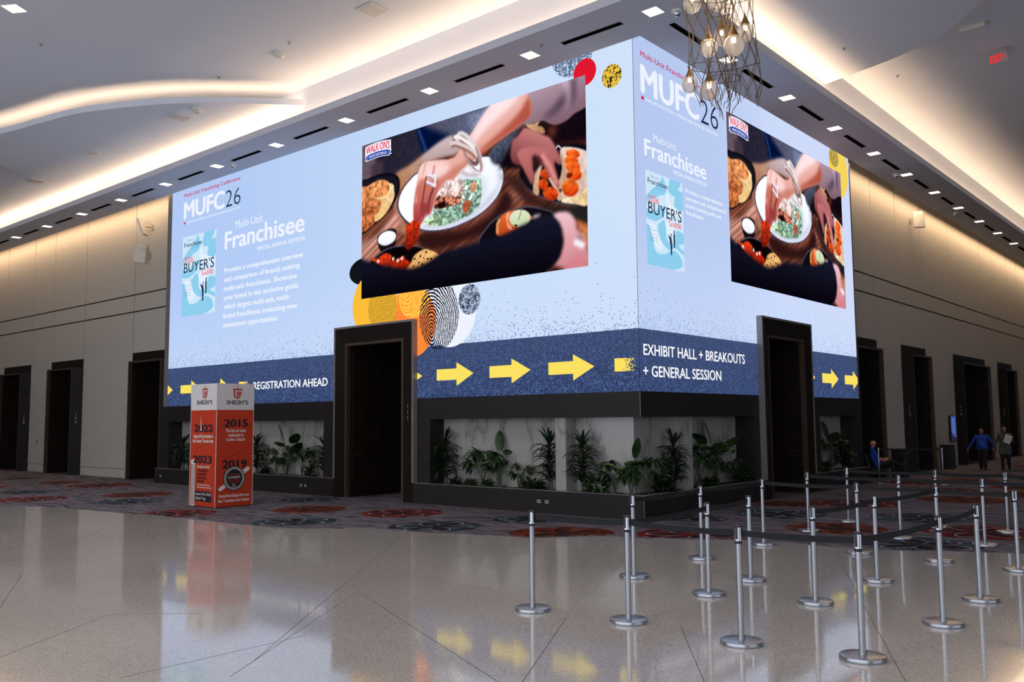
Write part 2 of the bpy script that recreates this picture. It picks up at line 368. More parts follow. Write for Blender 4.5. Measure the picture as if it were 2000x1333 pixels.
carpet = finish(bpy.data.objects.new('floor_carpet', me)); tag(carpet, 'grey patterned carpet with red, orange and teal flower medallions and a wavy edge', None, None, 'structure')

# panelled walls: local u along the wall, y = depth (0.4 wall face), z up -----------------------------------
def panel_wall(name, edges, openings, u0, u1, rz, label):
    b = MB(); g = 0.018
    rows = [(0.0, 0.315), (0.33, 5.845), (5.895, 6.455), (6.505, 10.3)]
    us = sorted(set([u0, u1] + [e for e in edges if u0 < e < u1]))
    for a, c in zip(us, us[1:]):
        op = next((o for o in openings if o[0] - 0.01 <= a and c <= o[1] + 0.01), None)
        for z0, z1 in rows:
            if op:
                if z1 <= 4.4: continue
                z0 = max(z0, 4.4)
            b.box(a + g, c - g, 0.4, 0.46, z0, z1, 0)
        b.box(a, c, 0.44, 0.6, 4.4 if op else 0, 10.3, 1)
    o = b.build(name, [M['wall'], M['groove']]); o.rotation_euler = (0, 0, rz)
    return tag(o, label, None, None, 'structure')
LOP = [(-21.25, -18.37), (-28.04, -25.16), (-32.95, -30.07), (-39.8, -36.92), (-44.7, -41.8)]
ROP = [(11.9, 14.79), (17.25, 20.07), (23.72, 28.81), (31.12, 34.04), (38.6, 41.5)]
panel_wall('wall_left', [e for o in LOP for e in o] + [-34.9, -47.5, -52, -56], LOP, -60, -17.9, 0, 'beige panelled wall beyond the left end of the video wall')
panel_wall('wall_right', [e for o in ROP for e in o] + [36.3, 45, 50, 55], ROP, 11.75, 60, Q, 'beige panelled wall beyond the right end of the video wall')

# door portals -----------------------------------------------------------------------------------------------
def text_mesh(s, bold=0.0, res=3):
    cu = bpy.data.curves.new('t', 'FONT'); cu.body = s; cu.resolution_u = res; cu.offset = bold; cu.fill_mode = 'FRONT'
    o = bpy.data.objects.new('t', cu); COL.objects.link(o); bpy.context.view_layer.update()
    me = bpy.data.meshes.new_from_object(o.evaluated_get(bpy.context.evaluated_depsgraph_get()))
    bpy.data.objects.remove(o); bpy.data.curves.remove(cu); return me
CAP = 0.729
def text(parent, name, s, u0, u1, z0, cap, mat, d=0.0, bold=0.0, res=3, slope=0.0):
    """flat lettering on the local plane y=-d, spanning u0..u1, baseline z0, capital height cap"""
    me = text_mesh(s, min(bold, 0.0), res); me.name = name
    if bold > 0.0:        # heavier weights: the outline repeated with small shifts
        q = MB(); vs = [tuple(v.co) for v in me.vertices]; fs = [tuple(p.vertices) for p in me.polygons]; e = bold * 0.9
        for k, (dx, dz) in enumerate(((0, 0), (e, 0), (-e, 0), (0, e * .6), (0, -e * .6))): q.add([(x + dx, z + dz, 0.0004 * k) for x, z, _ in vs], fs)
        me2 = bpy.data.meshes.new(name); me2.from_pydata(q.v, [], q.f); bpy.data.meshes.remove(me); me = me2
    n = len(me.vertices); co = np.empty(n * 3); me.vertices.foreach_get('co', co); co = co.reshape(-1, 3)
    x0, x1 = co[:, 0].min(), co[:, 0].max(); sx = (u1 - u0) / (x1 - x0); sz = cap / CAP
    X = u0 + (co[:, 0] - x0) * sx
    out = np.stack([X, -d - co[:, 2], z0 + co[:, 1] * sz + slope * (X - u0)], 1)
    me.vertices.foreach_set('co', out.ravel()); me.update(); me.materials.clear(); me.materials.append(mat)
    return finish(bpy.data.objects.new(name, me), parent)

def number(parent, s, u, z, h, d):
    me_objs = []
    b = MB()
    for i, ch in enumerate(s):
        me = text_mesh(ch, 0.0, 2); n = len(me.vertices); co = np.empty(n * 3); me.vertices.foreach_get('co', co); co = co.reshape(-1, 3)
        w = co[:, 0].max() - co[:, 0].min(); sc = h / CAP
        X = u + (co[:, 0] - (co[:, 0].min() + w / 2)) * sc; Z = z - i * h * 1.45 + co[:, 1] * sc
        b.add(list(zip(X, [-d] * n, Z)), [tuple(p.vertices) for p in me.polygons]); bpy.data.meshes.remove(me)
    return b.build('door_number', M['number'], parent)

def ring(b, o, i, mi=0):
    """quads between an outer and an inner door-shaped loop, each (u0,u1,z1,y)"""
    A = [(o[0], o[3], 0), (o[0], o[3], o[2]), (o[1], o[3], o[2]), (o[1], o[3], 0)]; B = [(i[0], i[3], 0), (i[0], i[3], i[2]), (i[1], i[3], i[2]), (i[1], i[3], 0)]
    for k in range(3): b.quad(A[k], A[k + 1], B[k + 1], B[k], mi)

def doorway(idx, u0, u1, ztop, yb, yf, inset, zin, rz, num, num_side, label, depth=2.0, lip=0.07, leaf_side=-1, led=False):
    root = thing('door_%d' % idx, (0, 0, 0), label, None, rz); root['kind'] = 'structure'
    f0, f1 = u0 + inset, u1 - inset; i0, i1 = f0 + lip, f1 - lip; zi = zin - lip
    b = MB()
    if led: ring(b, (u0, u1, ztop, yb), (f0, f1, zin, yf))
    else:       # flat head panel on the wall, splayed cheeks below it with a level top
        b.quad((u0, yb - .004, zin), (u1, yb - .004, zin), (u1, yb - .004, ztop), (u0, yb - .004, ztop)); b.poly([(u0, yb, zin), (f0, yf, zin), (f1, yf, zin), (u1, yb, zin)])
        b.quad((u0, yb, 0), (u0, yb, zin), (f0, yf, zin), (f0, yf, 0)); b.quad((u1, yb, 0), (f1, yf, 0), (f1, yf, zin), (u1, yb, zin))
    b.build('door_casing', M['portal'], root)
    b = MB(); ring(b, (f0, f1, zin, yf), (i0, i1, zi, yf)); ring(b, (i0, i1, zi, yf), (i0, i1, zi, yf + 0.12)); b.build('door_frame', M['bronze'], root)
    if led:
        b = MB()
        for a, c in ((u0 - 0.03, u0 + 0.02), (u1 - 0.02, u1 + 0.03)): b.box(a, c, yb - 0.012, 0.0, 0.475, ztop + 0.04)
        b.box(u0 + 0.02, u1 - 0.02, yb - 0.012, 0.0, ztop - 0.01, ztop + 0.04); b.build('edge_trim', M['trim'], root)
    b = MB(); y1 = yf + 0.12; y2 = yf + depth
    b.quad((i0, y1, 0), (i0, y2, 0), (i0, y2, zi), (i0, y1, zi)); b.quad((i1, y1, 0), (i1, y1, zi), (i1, y2, zi), (i1, y2, 0))
    b.quad((i0, y1, zi), (i0, y2, zi), (i1, y2, zi), (i1, y1, zi)); b.quad((i0, y2, 0), (i1, y2, 0), (i1, y2, zi), (i0, y2, zi)); b.build('vestibule', M['wood'], root)
    s = leaf_side; uu = i0 if s < 0 else i1
    b = MB(); b.box(*(sorted((uu, uu - s * 0.05))), y1 + 0.06, y1 + 1.06, 0.02, zi - 0.12)
    leaf = b.build('door_leaf', M['wood'], root)
    b = MB(); hx = uu - s * 0.10; b.box(*(sorted((uu - s * 0.05, hx + s * .0))), y1 + 0.12, y1 + 0.15, 1.06, 1.09); b.box(hx - 0.012, hx + 0.012, y1 + 0.12, y1 + 0.30, 1.06, 1.09); b.build('handle', M['bronze'], leaf)
    # room number on the splayed side of the casing
    if num:
        un, yn = ((u0 + f0) / 2, (yb + yf) / 2) if num_side < 0 else ((u1 + f1) / 2, (yb + yf) / 2)
        ang = math.atan2(yf - yb, (f0 - u0)) if num_side < 0 else math.atan2(yb - yf, (u1 - f1))
        nb = number(root, num, 0, 0, 0.1, 0.006); nb.location = (un, yn, 2.24); nb.rotation_euler = (0, 0, ang)
    return root
LN = {0: '110', 1: '109', 2: '108'}
for k, (a, c) in enumerate(LOP):
    doorway(k + 1, a, c, 4.4, 0.4, 0.1, 0.3, 4.08, 0, LN.get(k), -1 if k == 0 else 1, ('dark bronze doorway number %s in the left panelled wall' % LN[k]) if k in LN else 'dark doorway far along the left wall', led=False)
RN = {0: '112', 1: '113', 2: '114', 3: '115'}
for k, (a, c) in enumerate(ROP):
    doorway(k + 6, a, c, 4.4, 0.4, 0.1, 0.3, 4.08, Q, RN.get(k), 1 if k == 0 else -1, ('dark bronze doorway number %s in the right panelled wall' % RN[k]) if k in RN else 'dark doorway far along the right wall', leaf_side=1)
doorway(11, -9.21, -6.26, 4.32, -0.13, -0.09, 0.37, 3.93, 0, '111', 1, 'tall dark bronze doorway number 111 cut into the left video wall', depth=2.3, led=True)
doorway(12, 5.22, 8.14, 4.32, -0.13, -0.09, 0.37, 3.93, Q, '111', -1, 'tall dark bronze doorway number 111 cut into the right video wall', depth=2.3, leaf_side=1, led=True)

# card reader with a red light inside two doorways on the right
def reader(y, x, z, label):
    t = thing('card_reader', (x, y, z), label, 'card reader'); b = MB(); b.bbox(-0.045, 0.045, -0.02, 0.0, 0.0, 0.13, 0.006); b.build('reader_body', M['black'], t)
    b = MB(); b.box(-0.03, 0.03, -0.024, -0.0205, 0.105, 0.12); b.build('indicator', M['led_red'], t)
reader(7.63, -1.0, 1.2, 'black card reader with red light inside the video wall doorway'); reader(19.62, -0.9, 1.15, 'black card reader with red light inside doorway 113')

# charcoal base of the video wall ------------------------------------------------------------------------------
def base(name, spans, rz, bands, pl, label, gap=None):
    b = MB()
    for a, c in spans: b.box(a, c, 0.0, 0.5, 0.0, 2.46, 0)
    for a, c in bands: b.box(a, c, 0.0, 0.5, 1.965, 2.46, 0)
    for a, c in pl: b.box(a, c, -0.12, 0.02, 0.0, 0.465, 0); b.box(a, c, -0.125, 0.0, 0.465, 0.473, 1)
    o = b.build(name, [M['fascia'], M['trim']]); o.rotation_euler = (0, 0, rz); return tag(o, label, None, None, 'structure')
base('wall_base_left', [(-18.3, -17.87), (-9.82, -9.22), (-6.26, -5.8)], 0, [(-17.87, -9.82), (-5.8, 0.0)], [(-18.5, -9.25), (-6.29, 0.12)], 'charcoal panelled base with planter openings under the left video wall')
base('wall_base_right', [(4.85, 5.22), (8.14, 8.84), (11.53, 12.02)], Q, [(0.501, 4.85), (8.84, 11.53)], [(0.021, 5.2), (8.14, 12.1)], 'charcoal panelled base with planter openings under the right video wall')
b = MB()
for a, c, z0, z1, d in ((-0.004, 0.004, 1.965, 2.46, 0.0), (0.116, 0.124, 0.0, 0.465, 0.0)): b.box(a, a + 0.008, -c - 0.001, -c + 0.007, z0, z1)
tag(b.build('trim_1', M['trim']), None, None, None, 'structure')
# marble core and pillars behind the plants
b = MB(); b.box(-18.0, -9.4, 0.46, 0.62, 0.0, 2.2); b.box(-6.0, -0.46, 0.46, 0.62, 0.0, 2.2); b.box(-0.62, -0.46, 0.62, 5.0, 0.0, 2.2); b.box(-0.62, -0.46, 8.7, 11.7, 0.0, 2.2)
b.box(-2.16, -1.89, 0.1, 0.46, 0.3, 1.965); b.box(-0.46, -0.1, 1.89, 2.15, 0.3, 1.965)
tag(b.build('wall_marble', M['marble']), 'white veined marble wall behind the planters', None, None, 'structure')
# planting bed
b = MB()
for x0, x1, y0, y1 in ((-17.86, -9.83, 0.03, 0.455), (-5.79, -0.03, 0.03, 0.455), (-0.455, -0.03, 0.456, 4.84), (-0.455, -0.03, 8.85, 11.52)):
    nx, ny = max(2, int((x1 - x0) / 0.12)), max(2, int((y1 - y0) / 0.12)); rs = random.Random(3)
    vs = [(x0 + (x1 - x0) * i / nx, y0 + (y1 - y0) * j / ny, 0.43 + rs.uniform(0, 0.035)) for i in range(nx + 1) for j in range(ny + 1)]
    b.add(vs, [(i * (ny + 1) + j, (i + 1) * (ny + 1) + j, (i + 1) * (ny + 1) + j + 1, i * (ny + 1) + j + 1) for i in range(nx) for j in range(ny)])
soil = b.build('planter_soil', M['soil']); tag(soil, 'dark planting soil along the marble niches', 'soil', None, 'stuff')

# LED return strips at the two ends
b = MB(); b.box(-18.27, -18.0, 0.0, 0.45, 2.46, 10.2); b.box(-0.45, 0.0, 11.8, 11.9, 2.46, 10.2); tag(b.build('trim_2', M['trim']), 'brushed metal strip closing the ends of the video wall', None, None, 'structure')

# soffit band around the block: thin slab with lip ---------------------------------------------------------------
b = MB()
OUT = [(-60, -1.93), (1.93, -1.93), (1.93, 60)]; INN = [(-60, -0.48), (0.48, -0.48), (0.48, 60)]
b.prism(OUT + INN[::-1], 9.26, 9.29)
LI = [(-60, -1.89), (1.89, -1.89), (1.89, 60)]; b.prism(OUT + LI[::-1], 9.29, 9.43)
LJ = [(-60, -0.52), (0.52, -0.52), (0.52, 60)]; b.prism(LJ + INN[::-1], 9.29, 9.36)
tag(b.build('ceiling_soffit', M['soffit']), 'lower flat ceiling band wrapping around the video wall', None, None, 'structure')
# upper ceiling and the cove wall
b = MB(); W1, W2 = -1.42, 1.6; Z3 = 10.36
b.prism([(-60, -46), (40, -46), (40, 60), (W2, 60), (W2, W1), (-60, W1)], Z3, Z3 + 0.1)
b.prism([(-60, W1), (W2, W1), (W2, 60), (W2 - 0.06, 60), (W2 - 0.06, W1 + 0.06), (-60, W1 + 0.06)], 9.29, Z3)
b.prism([(-60, W1 + 0.06), (W2 - 0.06, W1 + 0.06), (W2 - 0.06, 60), (-1.2, 60), (-1.2, 1.0), (-60, 1.0)], 10.3, 10.4)
tag(b.build('ceiling', M['ceiling']), 'white upper ceiling with a tall cove wall', None, None, 'structure')
# lower curved ceiling slabs with their own lit edge
def smooth_line(P, n=8):
    out = []
    for i in range(len(P) - 1):
        p0 = Vector(P[max(i - 1, 0)]); p1 = Vector(P[i]); p2 = Vector(P[i + 1]); p3 = Vector(P[min(i + 2, len(P) - 1)])
        for k in range(n):
            t = k / n; out.append(tuple(0.5 * ((2 * p1) + (p2 - p0) * t + (2 * p0 - 5 * p1 + 4 * p2 - p3) * t * t + (3 * p1 - p0 - 3 * p2 + p3) * t ** 3)))
    out.append(tuple(P[-1])); return out
CL = smooth_line([(-8.81, -1.42), (-9.44, -2.13), (-10.07, -2.78), (-10.92, -3.55), (-11.73, -4.09), (-12.68, -4.58), (-13.75, -5.03), (-15.25, -5.36), (-16.83, -5.69), (-19, -6.4), (-22, -8.2), (-26, -11.5), (-32, -15), (-60, -20)])
CR = smooth_line([(1.6, 6.0), (2.75, 5.69), (3.68, 5.37), (4.61, 4.81), (5.1, 4.3), (5.46, 3.75), (5.75, 2.9), (5.85, 1.9), (5.6, 0.6), (4.7, -0.7), (3.4, -1.5), (1.6, -1.9)])
def slab(curve, close, name, label):
    b = MB(); b.prism(list(curve) + close, 9.89, 9.93)
    n = len(curve)
    for i in range(n - 1):      # upstand lip along the curve
        (ax, ay), (bx, by) = curve[i], curve[i + 1]; d = Vector((bx - ax, by - ay)); d.normalize(); s = LIPSIDE[name]
        ox, oy = -d.y * 0.03 * s, d.x * 0.03 * s
        b.add([(ax, ay, 9.93), (bx, by, 9.93), (bx, by, 10.05), (ax, ay, 10.05), (ax + ox, ay + oy, 9.93), (bx + ox, by + oy, 9.93), (bx + ox, by + oy, 10.05), (ax + ox, ay + oy, 10.05)],
              [(0, 1, 2, 3), (7, 6, 5, 4), (3, 2, 6, 7)])
    return tag(b.build(name, M['ceiling']), label, None, None, 'structure')
LIPSIDE = {'ceiling_wave_left': -1, 'ceiling_wave_right': -1}
slab(CL, [(-60, -1.42)], 'ceiling_wave_left', 'lower ceiling panel with a lit curved edge on the left')
slab(CR, [], 'ceiling_wave_right', 'lower ceiling panel with a curved edge on the right')
for side, curve, sgn in (('left', CL, -1), ('right', CR, -1)):
    acc = 0; pts = [curve[0]]
    for p in curve[1:]:
        if math.hypot(p[0] - pts[-1][0], p[1] - pts[-1][1]) > 0.9: pts.append(p)
    for k, ((ax, ay), (bx, by)) in enumerate(zip(pts, pts[1:])):
        if ax < -30 or bx < -30: continue
        ln_ = math.hypot(bx - ax, by - ay); d = Vector((bx - ax, by - ay)) / ln_; ox, oy = -d.y * 0.14 * sgn, d.x * 0.14 * sgn
        area('curve_strip_%s' % side, ((ax + bx) / 2 + ox, (ay + by) / 2 + oy, 9.955), (R_(180), 0, math.atan2(d.y, d.x)), ln_, 0.06, P_CURVE * ln_, WARM)

# ================================================================ VIDEO WALL
def screen_material(name, stops_u, umax):
    """LED background: pale blue gradient above, speckled slate band below, stipple where they meet"""
    m = bpy.data.materials.new(name); m.use_nodes = True; nt = m.node_tree; nt.nodes.clear()
    co = N(nt, 'TexCoord'); sp = N(nt, 'SeparateXYZ'); L(nt, co.outputs['Object'], sp.inputs[0]); U, Z = sp.outputs[0], sp.outputs[2]
    uu = mth(nt, 'DIVIDE', mth(nt, 'ADD', U, 18.0 if umax == 0 else 0.0), 18.0 if umax == 0 else 11.8)
    sky = ramp(nt, uu, [(p, lin(c)) for p, c in stops_u])
    zt = mth(nt, 'DIVIDE', mth(nt, 'SUBTRACT', Z, 3.68), 5.8)
    low = mixc(nt, mth(nt, 'MULTIPLY', mth(nt, 'SUBTRACT', 1.0, N_clamp(nt, mth(nt, 'MULTIPLY', zt, 2.2))), 0.6), sky, lin((204, 221, 252)))
    rows = mth(nt, 'ADD', 1.0, mth(nt, 'MULTIPLY', mth(nt, 'SINE', mth(nt, 'MULTIPLY', Z, 90.0)), 0.02))
    sn = N(nt, 'Vector' + 'Math', operation='SNAP'); sn.inputs[1].default_value = (0.026, 0.026, 0.026); L(nt, co.outputs['Object'], sn.inputs[0])
    wn = N(nt, 'TexWhiteNoise', noise_dimensions='3D'); L(nt, sn.outputs[0], wn.inputs['Vector']); W = wn.outputs['Value']
    h = mth(nt, 'SUBTRACT', Z, 3.685)
    prob = mth(nt, 'MULTIPLY', mth(nt, 'POWER', 2.718, mth(nt, 'DIVIDE', h, -0.26)), 0.2)
    dots = mth(nt, 'LESS_THAN', W, prob)
    sky2 = mixc(nt, mth(nt, 'MULTIPLY', dots, 0.6), low, lin((66, 96, 150)))
    band = ramp(nt, W, [(0.0, lin((38, 48, 76))), (0.35, lin((52, 67, 106))), (0.75, lin((62, 79, 122))), (1.0, lin((86, 112, 170)))])
    zb = N_clamp(nt, mth(nt, 'DIVIDE', mth(nt, 'SUBTRACT', Z, 2.46), 1.2))
    band2 = mixc(nt, mth(nt, 'MULTIPLY', zb, 0.55), band, lin((68, 82, 120)))
    col = mixc(nt, mth(nt, 'GREATER_THAN', h, 0.0), band2, sky2)
    e = N(nt, 'Emission'); L(nt, col, e.inputs[0]); L(nt, rows, e.inputs[1]); o = N(nt, 'OutputMaterial'); L(nt, e.outputs[0], o.inputs[0]); return m

def N_clamp(nt, x):
    n = N(nt, 'Clamp'); L(nt, x, n.inputs[0]); return n.outputs[0]

def print_material(name, ink, paper, scale, dense=0.5, mode='ring'):
    """fingerprint ridges (mode ring) or worn blotches (mode blot) in two flat colours; paper None lets the screen show through"""
    m = bpy.data.materials.new(name); m.use_nodes = True; nt = m.node_tree; nt.nodes.clear(); co = N(nt, 'TexCoord')
    nz = N(nt, 'TexNoise', ins={2: 3.2 if mode == 'ring' else 9.0, 3: 3.0}); L(nt, co.outputs['Object'], nz.inputs['Vector'])
    if mode == 'ring':
        sp = N(nt, 'SeparateXYZ'); L(nt, co.outputs['Object'], sp.inputs[0])
        x, z = sp.outputs[0], mth(nt, 'MULTIPLY', sp.outputs[2], 0.62)
        r = mth(nt, 'SQRT', mth(nt, 'ADD', mth(nt, 'MULTIPLY', x, x), mth(nt, 'MULTIPLY', z, z)))
        s = mth(nt, 'SINE', mth(nt, 'ADD', mth(nt, 'MULTIPLY', r, scale), mth(nt, 'MULTIPLY', nz.outputs[0], 14.0)))
        n2 = N(nt, 'TexNoise', ins={2: 14.0, 3: 2.0}); L(nt, co.outputs['Object'], n2.inputs['Vector'])
        f = mth(nt, 'GREATER_THAN', mth(nt, 'ADD', s, mth(nt, 'MULTIPLY', mth(nt, 'SUBTRACT', n2.outputs[0], 0.5), 3.0)), dense)
    else:
        n2 = N(nt, 'TexNoise', ins={2: scale, 3: 4.0, 4: 0.75}); L(nt, co.outputs['Object'], n2.inputs['Vector'])
        f = mth(nt, 'GREATER_THAN', mth(nt, 'ADD', mth(nt, 'MULTIPLY', n2.outputs[0], 0.7), mth(nt, 'MULTIPLY', nz.outputs[0], 0.3)), dense)
    e = N(nt, 'Emission'); e.inputs[0].default_value = (*lin(ink), 1); o = N(nt, 'OutputMaterial')
    if paper:
        L(nt, mixc(nt, f, lin(paper), lin(ink)), e.inputs[0]); L(nt, e.outputs[0], o.inputs[0])
    else:
        t = N(nt, 'BsdfTransparent'); mx = N(nt, 'MixShader'); L(nt, f, mx.inputs[0]); L(nt, t.outputs[0], mx.inputs[1]); L(nt, e.outputs[0], mx.inputs[2]); L(nt, mx.outputs[0], o.inputs[0])
    return m

M['screen_l'] = screen_material('led_background_a', [(0.0, (178, 202, 246)), (0.25, (180, 205, 246)), (0.5, (190, 213, 248)), (0.75, (202, 222, 250)), (1.0, (208, 227, 251))], 0)
M['screen_r'] = screen_material('led_background_b', [(0.0, (182, 200, 240)), (0.3, (186, 204, 242)), (0.55, (204, 218, 250)), (1.0, (208, 219, 250))], 1)
M['p_brown'] = print_material('print_brown', (166, 128, 36), None, 150, 0.1); M['p_yellow'] = print_material('print_yellow', (255, 206, 74), None, 110, -0.5)
M['p_navy'] = print_material('print_navy', (22, 26, 46), None, 125, -0.1); M['p_bw'] = print_material('print_grey', (34, 46, 72), (196, 214, 240), 30, 0.49, 'blot')
M['p_slate'] = print_material('print_slate', (84, 108, 142), (206, 224, 246), 22, 0.48, 'blot'); M['p_gold'] = print_material('print_gold', (44, 44, 40), (240, 198, 66), 16, 0.52, 'blot'); M['p_olive'] = print_material('print_olive', (96, 88, 50), None, 170, -0.2)

# the food photograph shown on both screens, as layered flat shapes (kind, points in thousandths, colours, ...)
def smooth_poly(P,n=6):
    P=np.array(P,float); m=len(P); out=[]
    t=np.linspace(0,1,n,endpoint=False)[:,None]
    for i in range(m):
        a,b,c,d=P[i-1],P[i],P[(i+1)%m],P[(i+2)%m]
        out.append(.5*((2*b)+(c-a)*t+(2*a-5*b+4*c-d)*t*t+(3*b-a-3*c+d)*t**3))
    return np.concatenate(out)
def vnoise(h,w,sx,sy,rng):
    gy,gx=int(h/sy)+3,int(w/sx)+3; g=rng.random((gy,gx))
    y=np.arange(h)[:,None]/sy; x=np.arange(w)[None,:]/sx
    iy,ix=y.astype(int),x.astype(int); fy,fx=y-iy,x-ix; fy=fy*fy*(3-2*fy); fx=fx*fx*(3-2*fx)
    return (g[iy,ix]*(1-fx)+g[iy,ix+1]*fx)*(1-fy)+(g[iy+1,ix]*(1-fx)+g[iy+1,ix+1]*fx)*fy
def box(m,r):
    r=int(r)
    if r<1: return m
    for ax in (0,1):
        for _ in (0,1):
            p=np.pad(m,[(r+1,r) if a==ax else (0,0) for a in (0,1)],mode='edge').cumsum(ax)
            n=m.shape[ax]; k=2*r+1
            m=(np.take(p,range(k,k+n),ax)-np.take(p,range(0,n),ax))/k
    return m
def fill(P,h,w):
    m=np.zeros((h,w),bool); Y=np.arange(h)+.5; X=(np.arange(w)+.5)
    y0=max(0,int(P[:,1].min())-1); y1=min(h,int(P[:,1].max())+2)
    if y1<=y0: return m.astype(float)
    yy=Y[y0:y1,None]; xx=X[None,:]; s=m[y0:y1]
    for i in range(len(P)):
        (ax,ay),(bx,by)=P[i-1],P[i]
        if ay==by: continue
        c=((yy>=ay)!=(yy>=by))&(xx<(bx-ax)*(yy-ay)/(by-ay)+ax)
        s^=c
    return m.astype(float)
def paint(layers,w=640,h=360):
    rng=np.random.default_rng(7); img=np.zeros((h,w,3)); img[:]=(120,78,64)
    U,V=np.meshgrid((np.arange(w)+.5)/w,(np.arange(h)+.5)/h)
    for kind,pts,col,col2,ang,bl,tex,amt in layers:
        col2=col2 or col; P=np.array(pts,float).reshape(-1,2)/1000*(w,h)
        if kind=='s':            # stroke: pts + width in amt
            m=np.zeros((h,w))
            for i in range(len(P)-1):
                d=P[i+1]-P[i]; L=max(np.hypot(*d),1e-6); n=np.array([-d[1],d[0]])/L*amt/2
                e=d/L*amt*.3
                m=np.maximum(m,fill(np.array([P[i]-e+n,P[i+1]+e+n,P[i+1]+e-n,P[i]-e-n]),h,w))
        else:
            m=fill(smooth_poly(P) if kind=='c' else P,h,w)
        m=box(m,bl)
        a=np.radians(ang); t=U*np.cos(a)+V*np.sin(a); tt=t[m>.3]
        t0,t1=(tt.min(),tt.max()) if tt.size else (0,1)
        f=np.clip((t-t0)/max(t1-t0,1e-6),0,1)[...,None]
        c=np.array(col)*(1-f)+np.array(col2)*f
        if tex==1: n=vnoise(h,w,7,7,rng)*.6+vnoise(h,w,3,3,rng)*.4; c=c*(1+(n-.5)*amt)[...,None]
        elif tex==2: # knit
            q=np.sin((U*w*.9+V*h*.35)*1.15+4*vnoise(h,w,60,60,rng)); q2=np.sin((V*h)*1.9); c=c*(1+(q*.6+q2*.3)*amt*.35)[...,None]
        elif tex==3: # wood
            A=(U*w*.5+V*h*.87); B=(-U*w*.87+V*h*.5)
            n=vnoise(h*2,w*2,90,4,rng); ix=(np.clip(B+w,0,2*w-1)).astype(int); iy=np.clip(A,0,2*h-1).astype(int); c=c*(1+(n[iy,ix]-.5)*amt)[...,None]
        elif tex==4: n=vnoise(h,w,9,8,rng)*.5+vnoise(h,w,4,4,rng)*.5; k=np.clip((n-.35)*3,0,1)[...,None]; c=c*(1-amt*.6+amt*k)+np.array((20,10,15))*amt*k
        elif tex==5: # ridges
            q=np.sin((U*w*.6-V*h*.8)*.75); c=c*(1+q*amt)[...,None]
        img=img*(1-m[...,None])+np.clip(c,0,255)*m[...,None]
    img=np.clip(img*(1+(rng.random((h,w,1))-.5)*.05),0,255)/255
    return img

